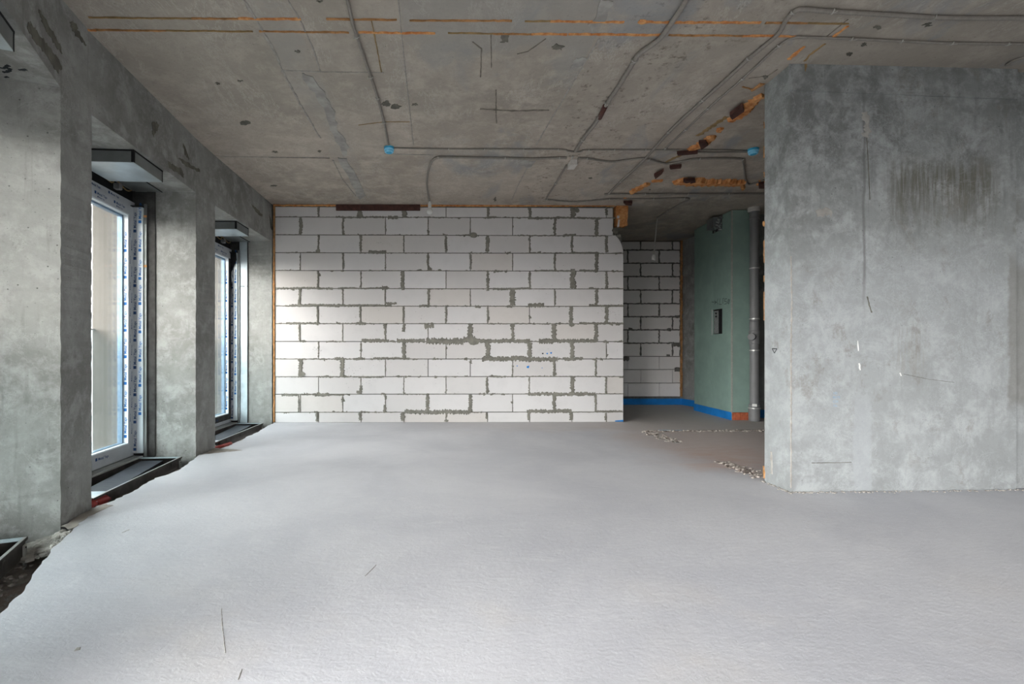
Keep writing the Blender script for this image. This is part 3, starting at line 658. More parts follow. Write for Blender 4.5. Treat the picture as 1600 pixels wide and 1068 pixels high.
# ------------------------------------------------------------------ green plasterboard casing with the duct, niche and brick foot
S0, S1 = Vector((4.34, 8.35, 0)), Vector((4.27, 7.16, 0))      # side face, far to near
casing = empty('plasterboard_casing', (S1.x, S1.y, 0), 0, 'green plasterboard casing with a duct stub and a cut-out metal socket niche', 'casing')
us = (S0 - S1).normalized(); ns = Vector((-us.y, us.x, 0))
GP = lambda px, py, d=0.0: onP(px, py, S1 + ns * d, ns)
topz = CEIL - .01
n0, n1 = GP(1113.5, 522), GP(1128.5, 481.5)
k0, k1 = (n0 - S1).dot(us), (n1 - S1).dot(us)     # distances along the side face
d0, d1 = Vector((0, 0, 2.885)), Vector((0, 0, 3.085)); e0, e1 = .27, .50
def sp_(k, z, d=0.0): return S1 + us * k + ns * d + Vector((0, 0, z))
ka, kb = min(k0, k1), max(k0, k1); za, zb_ = n0.z, n1.z; ea, eb = min(e0, e1), max(e0, e1)
def wallpiece(mbx, k0, k1, z0, z1): mbx.slab([sp_(k1, z0), sp_(k0, z0), sp_(k0, z1), sp_(k1, z1)], -ns * .0125)
mb = MB(); L = (S0 - S1).length; dz0, dz1 = d0.z, d1.z
wallpiece(mb, 0, L, .0, za); wallpiece(mb, 0, ka, za, zb_); wallpiece(mb, kb, L, za, zb_); wallpiece(mb, 0, L, zb_, dz0)
wallpiece(mb, 0, ea, dz0, dz1); wallpiece(mb, eb, L, dz0, dz1); wallpiece(mb, 0, L, dz1, topz)
put(mb.build('side_panel', M['green']), casing)
put(MB().box(S1.x, 7.16, .115, 4.56, 7.1725, topz).build('front_panel', M['green']), casing)
put(MB().box(S1.x - .004, 7.156, .10, S1.x + .014, 7.172, topz).build('corner_bead', M['greenjoint']), casing)
put(MB().prism([(S1.x + .06, 7.19), (4.55, 7.19), (4.58, 8.28), (S0.x + .06, 8.28)], .001, 3.0).build('inner_wall', M['darkmortar']), casing)
for i, (a, b) in enumerate([(0, .05), (.055, .115), (.12, .18), (.185, .235)]):
    put(MB().bbox(S1.x + .005 + a, 7.150, .001, S1.x + .005 + b, 7.185, .112, .004).build('brick', M['brick']), casing)
put(MB().box(4.515, 7.18, .001, 4.56, 7.19, topz).build('edge_stud', M['galvdark']), casing)
mbx = MB(); mbx.slab([sp_(L, 0), sp_(0, 0), sp_(0, .115), sp_(L, .115)], ns * .012)
o = put(mbx.build('blue_edge_tape', M['tape']), casing)
# niche: metal back with knock-outs
mb = MB(); mb.slab([sp_(kb, za, -.03), sp_(ka, za, -.03), sp_(ka, zb_, -.03), sp_(kb, zb_, -.03)], -ns * .004)
niche = put(mb.build('niche_back', M['black']), casing)
mid = ka + (kb - ka) * .45
o = put(MB().slab([sp_(kb - .01, za + .01, -.012), sp_(mid, za + .01, -.012), sp_(mid, zb_ - .02, -.012), sp_(kb - .01, zb_ - .02, -.012)], -ns * .003).build('metal_strip', M['foil']), niche)
for f in (.72, .84):
    put(MB().lathe(sp_((kb + mid) / 2, za + (zb_ - za) * f, -.011), ns, [(0, .016), (.003, .016)], 12).build('knockout', M['black']), niche)
o = put(MB().slab([sp_(kb + .03, za - .01, .001), sp_(kb, za - .01, .001), sp_(kb, zb_ + .01, .001), sp_(kb + .03, zb_ + .01, .001)], ns * .002).build('flange', M['sill']), niche)
# duct stub with foil
duct = put(MB().slab([sp_(eb - .02, dz0 + .02, .0), sp_(ea + .01, dz0 + .02, .0), sp_(ea + .01, dz1 - .02, .0), sp_(eb - .02, dz1 - .02, .0)], ns * .13).build('duct_stub', M['galvdark']), casing)
mb = MB()
for i in range(26):
    p = sp_(U(ea - .02, ea + .02), U(dz0 - .01, dz1 - .01), U(.0, .12)); mb.rock(p, U(.008, .022), 1.0)
for i in range(10): mb.rock(sp_(U(ea, eb), dz0 + U(-.015, .015), U(0, .03)), U(.006, .014), 1.0)
put(tag(mb.build('foil_tape', M['foil']), kind='stuff'), duct)
put(MB().slab([sp_(eb + .06, dz0 - .01, .0015), sp_(ea, dz0 - .01, .0015), sp_(ea, dz1 + .03, .0015), sp_(eb + .06, dz1 + .03, .0015)], ns * .002).build('duct_opening', M['black']), duct)
# the scribbled numbers above the niche
mb = MB()
def scrib(pts, w_=.007): mb.add(*jag_strip([GP(*p, .002) for p in pts], w_, ns, .0012, .1, .01))
for s in [[(1112, 471.5), (1119, 472)], [(1116.5, 469.5), (1119.5, 472), (1116.5, 474.5)], [(1122, 466), (1120.5, 471), (1122, 475.5)], [(1125, 466), (1124, 475.5), (1127.5, 475)],
          [(1129.5, 474.5), (1129.5, 466), (1131.5, 466)], [(1136, 466.5), (1132.5, 467), (1132, 470.5), (1135, 470.5), (1135.5, 474), (1132, 475)], [(1138.5, 467), (1136.8, 471), (1138.5, 475), (1140, 471), (1138.5, 467)], [(1137, 474), (1140.4, 467)]]: scrib(s)
put(mb.build('handwritten_number', M['ink']), casing)

# ------------------------------------------------------------------ drain pipe
PX, PY = (1178.5 - CX) * 7.075 / F, 7.075
def pz(py): return EYE + (CY - py) * PY / F
drain = empty('drain_pipe', (PX, PY, 0), 0, 'grey vertical plastic drain pipe with steel clamps beside the green casing', 'pipe')
put(MB().lathe((PX, PY, .0), (0, 0, 1), [(0, .058), (CEIL, .058)], 28).build('pipe', M['pipe']), drain)
put(MB().lathe((PX, PY, .0), (0, 0, 1), [(0, .070), (.02, .073), (.19, .073), (.20, .068), (.225, .073), (.24, .070), (.25, .058)], 28).build('socket', M['pipe']), drain)
put(MB().lathe((PX, PY, pz(343)), (0, 0, 1), [(0, .058), (.0, .066), (.02, .066), (.03, .062), (.10, .062), (.11, .070), (.2, .070), (.21, .06)], 28).build('upper_socket', M['pipe']), drain)
put(MB().lathe((PX - .01, PY - .005, pz(331)), (0, 0, 1), [(0, .074), (.012, .078), (.06, .078), (.075, .07)], 24).build('collar', M['jbox']), drain)
put(MB().lathe((PX, PY, pz(535)), (0, 0, 1), [(-.02, .058), (-.015, .066), (.0, .066), (.13, .066), (.14, .070), (.17, .070), (.175, .062), (.30, .062), (.31, .058)], 28).build('inspection_fitting', M['pipe']), drain)
ca = Vector((-.75, -.66, 0)).normalized()
br = put(MB().lathe(Vector((PX, PY, pz(526))) + ca * .02, ca, [(0, .042), (.07, .042), (.075, .05), (.105, .05), (.11, .046)], 24).build('inspection_cap', M['pipe']), drain)
for y in (419, 498, 547, 637):
    r_ = .061 if y != 637 else .076
    cl = put(MB().lathe((PX, PY, pz(y) - .008), (0, 0, 1), [(0, r_ - .004), (0, r_ + .004), (.016, r_ + .004), (.016, r_ - .004)], 28).build('clamp', M['steel']), drain)
    mb = MB().tube([(PX + .05, PY + .02, pz(y)), (PX + .16, PY + .20, pz(y))], .006, 6); put(mb.build('clamp_rod', M['rust']), cl)
put(MB().slab([(PX - .062, PY - .049, pz(634)), (PX - .012, PY - .079, pz(634)), (PX - .012, PY - .079, pz(630)), (PX - .062, PY - .049, pz(630))], (-.002, -.004, 0)).build('paper_sticker', M['white']), drain)
struct(tape([(4.66, 7.415, 0), (6.1, 7.415, 0)], 0, .12).build('baseboard_pipe', M['tape']), 'blue edge tape on the wall behind the drain pipe', 'baseboard')

# ------------------------------------------------------------------ ceiling relief: formwork joints, smears, orange foam
cp = lambda px, py: onZ(px, py, CEIL - .0005)
dn = Vector((0, 0, -1))
def cstrip(pts, w_, mat, name, th=.004, rnd=.5, step=.03): return strip([cp(*p) for p in pts], w_, dn, th, M[mat], name, ceil, rnd, step)
for pts, w_, mt in [([(381, 0), (398, 28), (430, 82), (442, 112), (472, 168), (500, 215)], .018, 'ridge'), ([(447, -4), (468, 30), (490, 78), (500, 111)], .012, 'ridge'), ([(442, 110), (500, 112)], .012, 'ridge'),
                    ([(500, 112), (600, 113), (596, 112)], .005, 'ridge'), ([(345, 244.5), (430, 245), (515, 246)], .010, 'ridge'), ([(420, 245.6), (515, 247)], .006, 'darkseam'), ([(520, 250), (535, 280), (556, 306)], .012, 'ridge'),
                    ([(622, -4), (626, 40), (632, 100), (641, 180), (646, 226)], .008, 'ridge'), ([(580, 30), (588, 70), (596, 112)], .008, 'foamstain'), ([(600, 240), (680, 242)], .008, 'smear'),
                    ([(937, 60), (915, 96), (880, 155), (850, 205), (838, 226)], .012, 'ridge'), ([(824, 262), (808, 292), (800, 312)], .010, 'ridge'), ([(738, 65), (752, 76), (751, 120)], .008, 'darkseam'),
                    ([(767, 52), (768, 105)], .006, 'darkseam'), ([(775, 140), (775, 175), (776, 192)], .009, 'darkseam'), ([(853, 60), (825, 80), (808, 84)], .008, 'darkseam'), ([(750, 170), (800, 173), (858, 172)], .025, 'darkseam'),
                    ([(1290, 58), (1300, 50), (1325, 30)], .006, 'darkseam'), ([(1170, 122), (1200, 118), (1215, 108)], .006, 'darkseam'), ([(560, 195), (600, 190), (640, 190)], .006, 'foamstain')]:
    cstrip(pts, w_, mt, 'formwork_joint')
for pts in [[(470, 114), (485, 118), (512, 152), (524, 180), (530, 205), (545, 230), (538, 244), (520, 212), (508, 176), (490, 145)],
            [(528, 246), (540, 247), (556, 270), (570, 305), (562, 312), (545, 280)], [(942, 0), (956, 0), (950, 30), (925, 48), (921, 40)], [(900, 92), (918, 88), (908, 104), (890, 108)], [(813, 250), (835, 251), (828, 262), (815, 258)]]:
    add_patch(pts, cp, dn * .004, M['smear'], 'cement_smear', ceil, .015, 4)
for x, y, a, b in [(604, 162, 9, 5), (618, 166, 10, 5), (383, 192, 9, 5), (648, 163, 5, 2.5), (788, 60, 7, 9), (871, 73, 9, 5), (430, 237, 5, 2), (376, 126, 4, 2), (428, 290, 6, 1.6), (774, 311, 2.5, 4), (922, 278, 4, 1.3), (1015, 296, 2, 1), (499, 236, 3, 2), (465, 80, 4, 2), (1450, 38, 7, 4), (1371, 43, 7, 3), (1350, 70, 4, 3), (1328, 84, 5, 3), (340, 130, 3, 1.5), (500, 2, 4, 2), (1195, 120, 4, 3)]:
    add_patch([(x + a * math.cos(t * .785) * U(.6, 1.1), y + b * math.sin(t * .785) * U(.6, 1.1)) for t in range(8)], cp, dn * .003, M['patch'], 'dark_spot', ceil, .01, 2)
# two foam filled chases across the ceiling
for y0, y1, segs in [(27.5, 37.0, [(139, 300, 'foamstain'), (300, 372, 'foamdull'), (372, 470, 'foam'), (510, 620, 'foamdull'), (640, 720, 'foamdull'), (715, 800, 'foamdull'), (820, 860, 'foamstain'), (860, 975, 'foam'), (997, 1188, 'foam'), (1196, 1262, 'foamdull'), (1262, 1326, 'foamstain')]),
                     (47.0, 57.5, [(134, 150, 'foam'), (150, 260, 'foamdull'), (260, 395, 'foamstain'), (405, 470, 'foamdull'), (470, 545, 'foamdull'), (560, 680, 'foam'), (700, 770, 'foamstain'), (770, 830, 'foamdull'), (830, 886, 'foam'), (888, 1035, 'foam'), (1045, 1160, 'foamdull'), (1160, 1243, 'foam')])]:
    for a, b, mt in segs:
        f = lambda x: y0 + (x - 139) / 1187 * (y1 - y0) - .4
        n_ = max(2, int((b - a) / 30)); pts = [(a + (b - a) * j / n_, f(a + (b - a) * j / n_) + U(-.5, .5)) for j in range(n_ + 1)]
        cstrip(pts, {'foam': .019, 'foamdull': .016, 'foamstain': .013}[mt], mt, 'foam_filled_chase', .006, .45, .025)
for pts, w_, mt, th in [([(1233, 92), (1245, 82), (1257, 72)], .028, 'foam', .008), ([(1303.6, 56.5), (1313, 49), (1324, 40)], .022, 'foam', .008), ([(1258, 95), (1265, 86), (1273, 80), (1290, 68)], .018, 'foamstain', .004),
                        ([(1192, 130), (1183, 136), (1174, 141)], [.04, .03, .02], 'foamdull', .01), ([(1193, 147), (1186, 150), (1178, 156), (1170, 165), (1155, 178), (1142, 186)], [.05, .08, .12, .10, .09, .06], 'foam', .03),
                        ([(1136, 182), (1112, 198), (1090, 212)], .05, 'foamstain', .004), ([(1128, 199), (1121, 204)], .06, 'foam', .02), ([(1113, 211), (1105, 219), (1095, 225), (1080, 231), (1068, 235)], [.08, .10, .07, .05], 'foam', .03),
                        ([(1066, 241), (1055, 246), (1042, 253)], .05, 'foamstain', .004), ([(1035, 281), (1018, 282)], .05, 'foam', .02), ([(1012, 285), (1000, 292), (985, 300)], [.08, .10, .06], 'foam', .03),
                        ([(1059, 280), (1066, 282), (1085, 282), (1110, 283), (1135, 283), (1161, 283)], [.14, .16, .15, .13, .14, .12], 'foam', .05), ([(1159, 286), (1160, 294)], .05, 'foam', .03), ([(1190, 281), (1187, 286)], .06, 'foam', .03),
                        ([(974, 309), (985, 310)], .03, 'foam', .01), ([(1160, 135), (1178, 140), (1190, 131)], .012, 'foamdull', .006), ([(998, 34), (1008, 34)], .035, 'foam', .01)]:
    cstrip(pts, w_, mt, 'foam_residue', th, .5, .02)
for q in [[(1140, 175), (1160, 160), (1163, 169), (1144, 182)], [(1092, 219), (1103, 218), (1107, 222), (1096, 230)], [(1058, 236), (1090, 233), (1090, 236), (1060, 239)], [(1046, 258), (1065, 256), (1064, 259), (1048, 260.5)],
          [(1022, 271), (1037, 263), (1034, 268), (1024, 276)], [(1068, 278), (1086, 278), (1088, 288), (1068, 285)], [(974, 313.5), (988, 314), (987, 318), (978, 317)], [(1185, 284), (1194, 283), (1194, 291), (1186, 291)]]:
    add_patch(q, lambda a, b: onZ(a, b, CEIL - .02), dn * .03, M['board'], 'fibre_pad', ceil, .002, 2)
add_patch([(1255.5, 94), (1259.5, 94), (1259, 106), (1257, 113), (1255.5, 111)], lambda a, b: RP(a, b), nr * .012, M['foamstain'], 'foam_drip', wall_right, .002, 2)

# ------------------------------------------------------------------ conduits on the ceiling
RC = .0105
def clip_at(mbx_parent, p, d, r):
    d = Vector(d).normalized(); s = Vector((-d.y, d.x, 0))
    mb = MB(); ww = .0045
    pts = [p + s * (r + .005) + Vector((0, 0, r - .005)), p + s * (r + .003) - Vector((0, 0, .004)), p - Vector((0, 0, r + .002)), p - s * (r + .003) - Vector((0, 0, .004)), p - s * (r + .005) + Vector((0, 0, r - .005))]
    mb.tube(pts, ww, 4)
    e = pts[1] + s * U(.008, .02) + d * U(-.02, .02) - Vector((0, 0, U(.005, .02))); mb.tube([pts[2], e], .0018, 4)
    o = mb.build('clip', M['clip']); put(o, mbx_parent)
def conduit(pxs, label, clips=(), r=RC, heights=None, sm=5, name='conduit', rib=0):
    pts = [onZ(p[0], p[1], CEIL - r - .001 - (p[2] if len(p) > 2 else 0)) for p in pxs]
    P = smooth(pts, sm); o = empty(name, P[0], 0, label, 'cable conduit', 'grey conduits clipped to the ceiling')
    put(MB().tube(P, r, 8, True, rib, .0022 if rib else 0).build('pipe', M['conduit']), o)
    for cx_, cy_ in clips:
        c = onZ(cx_, cy_, CEIL - r); i = min(range(len(P) - 1), key=lambda k: (P[k] - c).length)
        # nearest point on the path
        a, b = P[i], P[i + 1]; t = max(0, min(1, (c - a).dot(b - a) / max(1e-9, (b - a).length_squared)))
        clip_at(o, a.lerp(b, t), b - a, r)
    return o
conduit([(540, -12), (545, 10), (552, 40), (560, 64), (579, 119), (590, 153), (600, 191), (607, 226)], 'thin grey conduit running down the ceiling to the left blue box', [(556, 56), (580, 120), (590, 153), (600, 191)])
conduit([(615, 231), (680, 232.5), (757, 233), (872, 233.4), (886, 235.5), (898, 237), (909, 236.5), (914, 234.5), (960, 234), (1040, 234), (1091, 234), (1168, 235.5)], 'long thin conduit crossing between the two blue boxes', [(701, 232), (757, 233), (818, 233), (872, 233), (920, 234), (960, 234), (1000, 234)], r=.008)
conduit([(671, 314), (667, 290), (669, 268), (675, 252), (684, 246), (700, 245.5), (789, 247), (830, 248), (874, 246.5), (885, 247)], 'grey conduit curving from the left lamp holder to the junction box', [(686, 245.5), (789, 247), (874, 246)], r=.0125)
conduit([(903, 247), (917, 247.5), (940, 251), (957, 252.6), (985, 249.5), (1008, 247.5), (1040, 255.5), (1065, 252), (1091, 248), (1155, 248), (1161, 254), (1163, 266), (1165, 281), (1172, 288), (1194, 281)], 'wavy conduit right of the junction box ending in a hooked bend', [(917, 247), (1015, 248), (1093, 248), (1157, 249)], r=.011)
conduit([(1078, -14), (1068, 8), (1050, 35), (1030, 61), (999, 84), (992, 94), (970, 130), (949, 161), (932, 190), (914, 213), (899, 236)], 'thick conduit descending from the top of the frame to the junction box', [(993, 93), (950, 159), (914, 217)], r=.0165)
conduit([(885, 258), (870, 284), (854.6, 309), (860, 312), (900, 315), (952, 311), (1021, 310.5), (1069, 309), (1076, 312), (1060, 320), (1030, 338), (1027, 340)], 'conduit from the junction box bending towards the corridor lamp holder', [(869, 286), (856, 310), (952, 311), (1021, 310.5), (1069, 309), (1047, 327)], r=.0105, sm=4)
conduit([(1620, 29), (1600, 28.5), (1480, 28), (1405, 24), (1300, 18), (1255, 14.5), (1240, 19), (1227, 34), (1214, 55), (1170.7, 91), (1135, 124), (1099, 156), (1046.5, 205), (1008, 248), (985, 270), (971.7, 282), (952, 302), (958, 303), (1091, 303), (1200, 302.5)], 'thick ribbed conduit running the whole ceiling from the top right corner', [(1457, 28), (1300, 18), (1243, 19), (1170.7, 91), (1099, 156), (1046, 206), (971, 283), (1008, 303), (1068, 303), (1135, 303)], r=.0125, sm=8, rib=.008)
conduit([(1620, 69), (1600, 69), (1487, 67.5), (1408, 64.4), (1330, 60.7), (1260, 58.5), (1241, 59), (1218, 71), (1161, 122.6), (1107, 169), (1072, 202), (1041, 231), (1046, 234.5), (1100, 238), (1185, 237)], 'thinner conduit beside the ribbed one, both from the right edge', [(1573, 69), (1487, 67.5), (1408, 64.4), (1330, 60.7), (1222, 69), (1161, 122.6), (1107, 169), (1072, 202), (1042, 231)], r=.0085, sm=5)
conduit([(1620, 84), (1600, 90), (1585, 94), (1572, 102)], 'short conduit end near the right wall top at the frame edge', [], r=.0085)
# the brown sleeve on the thick conduit
s0, s1 = onZ(946, 165, CEIL - .0175), onZ(937, 184, CEIL - .0175)
tag(MB().tube([s0, s1], .021, 10).build('brown_sleeve', M['board']), 'dark brown sleeve around the thick ceiling conduit', 'sleeve')
# round blue boxes
def rosette(px, py, label):
    c = onZ(px, py, CEIL); o = empty('round_box', c, 0, label, 'junction box', 'round blue ceiling boxes')
    put(MB().lathe(c + Vector((0, 0, -.002)), dn, [(0, .052), (.010, .052), (.012, .044), (.018, .044)], 22).build('base', M['rosette']), o)
    put(MB().lathe(c + Vector((0, 0, -.020)), dn, [(0, .050), (.010, .050), (.012, .040), (.020, .040), (.022, .045), (.030, .045), (.036, .036)], 22).build('ring_cap', M['rosettepale']), o)
    put(MB().lathe(c + Vector((0, 0, -.056)), dn, [(0, .03), (.004, .028)], 16).build('cover', M['rosette']), o)
rosette(608, 230, 'round pale blue ceiling box at the end of the left conduit'); rosette(1177, 232.5, 'round pale blue ceiling box beside the right concrete wall')
c = onZ(894, 250, CEIL)
jb = empty('junction_box', c, 0, 'square grey junction box where the ceiling conduits meet', 'junction box')
q0, q1 = onZ(887, 256, CEIL), onZ(904, 245.5, CEIL)
put(MB().bbox(q0.x, q0.y - .14, CEIL - .05, q1.x, q0.y, CEIL - .001, .004).build('body', M['jbox']), jb)
put(MB().bbox(q0.x - .004, q0.y - .144, CEIL - .062, q1.x + .004, q0.y + .004, CEIL - .05, .003).build('lid', M['jbox']), jb)
put(MB().tube([onZ(896, 243, CEIL - .02), onZ(893, 248, CEIL - .05)], .01, 8).build('cable_gland', M['clip']), jb)
# lamp holders
def holder(px, py, drop, label, pxe, tilt, cr=.0045, k=1.15):
    a = onZ(px, py, CEIL - .005); b = Vector((a.x + tilt, a.y, a.z - drop)); o = empty('lamp_holder', a, 0, label, 'lamp holder')
    put(MB().tube(smooth([a, a.lerp(b, .5), b], 5), cr, 6).build('cord', M['clip']), o)
    d = (b - a).normalized()
    put(MB().lathe(b, d, [(0, .008 * k), (.01, .013 * k), (.03, .019 * k), (.085, .021 * k), (.09, .019 * k)], 18).build('socket', M['white']), o)
    return o, b, d
o, b, d = holder(671.5, 312, .02, 'white lamp holder with bulb hanging over the brown board', 672, 0.0)
put(MB().lathe(b + d * .085, d, [(0, .018), (.012, .026), (.03, .038), (.052, .044), (.072, .040), (.090, .026), (.100, .004)], 20).build('bulb', M['white']), o)
holder(1027, 342, .56, 'white lamp holder dangling on a long cord in the corridor', 1021, -.055, .010, 1.5)

# ------------------------------------------------------------------ windows, reveals, convectors and ceiling boxes
tx = {}
def text_mesh(s, mirror=False):
    if s in tx: return tx[s]
    cu = bpy.data.curves.new('lettering', 'FONT'); cu.body = s; cu.size = 1.0; cu.align_x = 'LEFT'; cu.align_y = 'CENTER'; cu.resolution_u = 2; cu.offset = .018
    ob = bpy.data.objects.new('lettering', cu); col.objects.link(ob); bpy.context.view_layer.update()
    dg = bpy.context.evaluated_depsgraph_get(); me = bpy.data.meshes.new_from_object(ob.evaluated_get(dg)); bpy.data.objects.remove(ob)
    tx[s] = me; return me
def lettering(parent, origin, right, up, size, s='\u25a0 Metal Yap\u0131', mat='blue', off=.0012):
    me = text_mesh(s)
    key = s + mat
    if key not in tx:
        m2 = me.copy(); m2.materials.clear(); m2.materials.append(M[mat]); tx[key] = m2
    o = bpy.data.objects.new('printed_lettering', tx[key]); col.objects.link(o); o.parent = parent
    r_ = Vector(right).normalized(); u_ = Vector(up).normalized(); n_ = r_.cross(u_)
    m = Matrix((r_ * size, u_ * size, n_ * size)).transposed().to_4x4(); m.translation = Vector(origin) + n_ * off
    o.matrix_local = m; return o
VZ, VU, VV = Vector((0, 0, 1)), Vector((1, 0, 0)), Vector((0, 1, 0))   # local: x along the wall, y outward, z up
def window(name, A, B, label, dark=False, metal=False, detail=True):
    u, n = frame(A, B); L = (B - A).length; rz_ = math.atan2(u.y, u.x)
    w_ = empty(name, (A.x, A.y, 0), rz_, label, 'window', kind='structure')
    def part(mbx, nm, mt, par=None): return mbx.build(nm, M[mt], par or w_)
    FV = .575; H0, H1 = .015, 2.455; fr_ = .125
    # outer frame and sash as four mitred bars each
    part(MB().box(-.05, FV, H0, L + .02, FV + .07, H0 + .045), 'frame_rail', 'upvc')
    head = part(MB().box(-.05, FV, H1 - .06, L + .02, FV + .07, H1), 'frame_rail', 'upvc')
    part(MB().box(L - .04, FV, H0 + .045, L + .02, FV + .07, H1 - .06), 'frame_stile', 'upvc')
    part(MB().box(-.05, FV, H0 + .045, .04, FV + .07, H1 - .06), 'frame_stile', 'upvc')
    s0, s1, z0, z1 = .045, L - .045, H0 + .048, H1 - .064; sw = .078
    sash = part(MB().box(s0, FV - .012, z0, s1, FV + .055, z0 + sw), 'sash_rail', 'membrane' if dark else 'upvc')
    part(MB().box(s0, FV - .012, z1 - sw, s1, FV + .055, z1), 'sash_rail', 'upvc')
    part(MB().box(s1 - sw, FV - .012, z0 + sw, s1, FV + .055, z1 - sw), 'sash_stile', 'membrane' if dark else 'upvc')
    part(MB().box(s0, FV - .012, z0 + sw, s0 + sw, FV + .055, z1 - sw), 'sash_stile', 'upvc')
    g0, g1, gz0, gz1 = s0 + sw, s1 - sw, z0 + sw, z1 - sw
    bd = .012
    b_ = MB(); b_.box(g1 - bd, FV - .013, gz0, g1, FV + .030, gz1); b_.box(g0, FV - .013, gz0, g0 + bd, FV + .030, gz1); b_.box(g0, FV - .013, gz0, g1, FV + .030, gz0 + bd); b_.box(g0, FV - .013, gz1 - bd, g1, FV + .030, gz1)
    bead = part(b_, 'glazing_bead', 'film2')
    b_ = MB(); s_ = .016; b_.box(g1 - bd - s_, FV + .031, gz0, g1, FV + .075, gz1); b_.box(g0, FV + .031, gz0, g0 + s_, FV + .075, gz1); b_.box(g0, FV + .031, gz0, g1, FV + .075, gz0 + s_); b_.box(g0, FV + .031, gz1 - bd - s_, g1, FV + .075, gz1)
    part(b_, 'glazing_spacer', 'bead')
    part(MB().box(g0, FV + .040, gz0, g1, FV + .044, gz1), 'pane', 'glass')
    part(MB().box(g0, FV + .062, gz0, g1, FV + .066, gz1), 'pane', 'glass')
    part(MB().box(L + .001, T + .01, -.1, L + .02, FV + .12, BEAM), 'jamb_membrane', 'membrane')
    # film covered extension profile at the far jamb
    prof = part(MB().bbox(L - .045, FV - .100, .035, L - .012, FV - .002, 2.405, .008), 'extension_profile', 'film')
    part(MB().box(L - .047, FV - .048, .04, L - .045, FV - .006, 2.40), 'profile_lip', 'upvc', prof)
    part(MB().box(L - .03, FV - .125, .0, L + .0, FV - .101, 2.44), 'jamb_channel', 'galvdark')
    part(MB().box(L - .075, FV - .105, 2.405, L, FV, 2.412), 'profile_top_cap', 'black')
    part(MB().box(L - .02, FV - .11, -.02, L, FV, .034), 'profile_foot', 'black')
    if metal:
        part(MB().box(L - .012, T - .035, .0, L - .002, FV - .11, 1.93), 'jamb_plate', 'galvpale'); part(MB().box(L - .012, T - .035, 1.94, L - .002, FV - .11, BEAM), 'jamb_plate', 'galvpale')
        part(MB().box(L - .014, T - .043, .0, L - .002, T - .035, BEAM), 'plate_seam', 'black'); part(MB().box(L - .014, FV - .118, 0, L - .012, FV - .108, BEAM), 'plate_seam', 'black')
        part(MB().slab([(L - .06, FV - .03, 1.98), (L - .06, FV - .004, 2.15), (L - .06, FV - .05, 2.02)], (.004, 0, 0)), 'torn_film', 'film2'); part(MB().slab([(L - .062, FV - .01, 2.10), (L - .062, FV - .10, 2.30), (L - .062, FV - .09, 2.4), (L - .062, FV - .002, 2.4)], (.004, 0, 0)), 'torn_membrane', 'black')
        part(MB().slab([(L - .062, FV - .035, 1.75), (L - .062, FV - .02, 2.2), (L - .062, FV - .004, 2.1)], (.004, 0, 0)), 'torn_membrane', 'black')
    else:
        part(MB().box(L - .012, T - .002, .0, L + .0, FV - .12, BEAM), 'jamb_membrane', 'membrane')
        for z in (2.31, 1.83): part(MB().box(L - .034, FV - .128, z, L - .026, FV - .10, z + .02), 'fixing_plug', 'foam')
    part(MB().box(0, T, -.05, .01, FV + .02, BEAM), 'jamb_membrane', 'membrane')
    part(MB().box(-.02, FV + .02, H1, L + .02, FV + .2, BEAM + .01), 'head_membrane', 'black')
    part(MB().box(-.02, FV - .09, -.16, L, FV + .3, .010), 'sill_board', 'sill')
    part(MB().box(0, FV - .012, -.012, L, FV + .0, .016), 'sill_seal', 'galvdark')
    # blind cassette plate on the soffit
    part(MB().box(.95 if not metal else 1.0, T - .06, BEAM - .006, L - .0, FV - .01, BEAM - .001), 'soffit_plate', 'galvdark')
    part(MB().box(.95 if not metal else 1.0, T - .066, BEAM - .008, L - .0, T - .06, BEAM - .001), 'plate_edge', 'black')
    cab = [(L - .55, FV - .03, 2.53), (L - .45, FV - .05, 2.50), (L - .38, FV - .04, 2.55), (L - .25, FV - .06, 2.50), (L - .15, FV - .05, 2.53)]
    part(MB().tube(smooth(cab, 4), .006, 6), 'loose_cable', 'foamstain')
    part(MB().bbox(L - .36, FV - .06, 2.475, L - .31, FV - .01, 2.53, .006), 'cable_box', 'pipe')
    if detail:
        z = .06; k = 0
        while z < 2.2:   # lettering up the extension profile (towards the camera) in two staggered rows
            lettering(prof, (L - .047, FV - .030, z), VZ, VV, .036, mat='navy'); 
            if z > .1: lettering(prof, (L - .045, FV - .075, z + .07 + (k % 3) * .01), VZ, VV, .036)
            z += .262; k += 1
        z = .2
        while z < 2.1:
            lettering(bead, (g1 - bd, FV + .010, z), VZ, VV, .036); lettering(sash, (s1 - .03, FV - .012, z + .03), VZ, -VU, .018, mat='navy'); lettering(sash, (s1 - .055, FV - .012, z + .15), VZ, -VU, .014, mat='navy'); z += .25
        x = L - 1.5
        while x < L - .2:
            lettering(head, (x, FV, H1 - .028), VU, VZ, .030, mat='navy'); lettering(sash, (x + .06, FV - .012, z1 - .03), VU, VZ, .032, mat='navy'); lettering(sash, (x + .1, FV - .012, z1 - .058), VU, VZ, .018, mat='navy'); x += .27
        lettering(sash, (L - .9, FV - .012, z0 + .035), VU, VZ, .034, mat='navy'); lettering(sash, (L - .62, FV - .012, z0 + .035), VU, VZ, .034, mat='navy')
    # outer wall reveal, fin and balustrade belong to the facade outside
    return w_, u, n, L
win1 = window('window_1', *bays[0], 'tall white framed window with blue printed film, nearest in full view')
win2 = window('window_2', *bays[1], 'far tall window with dark lower sash and galvanised jamb plate', True, True)
win3 = window('window_3', *bays[2], 'nearest window at the left frame edge, mostly hidden', detail=False)
for (A, B) in bays:
    u, n = frame(A, B); L = (B - A).length; c = (A + B) / 2 + n * 1.05
    portal((c.x, c.y, BEAM / 2 + .02), u, L + .4, BEAM + .1)
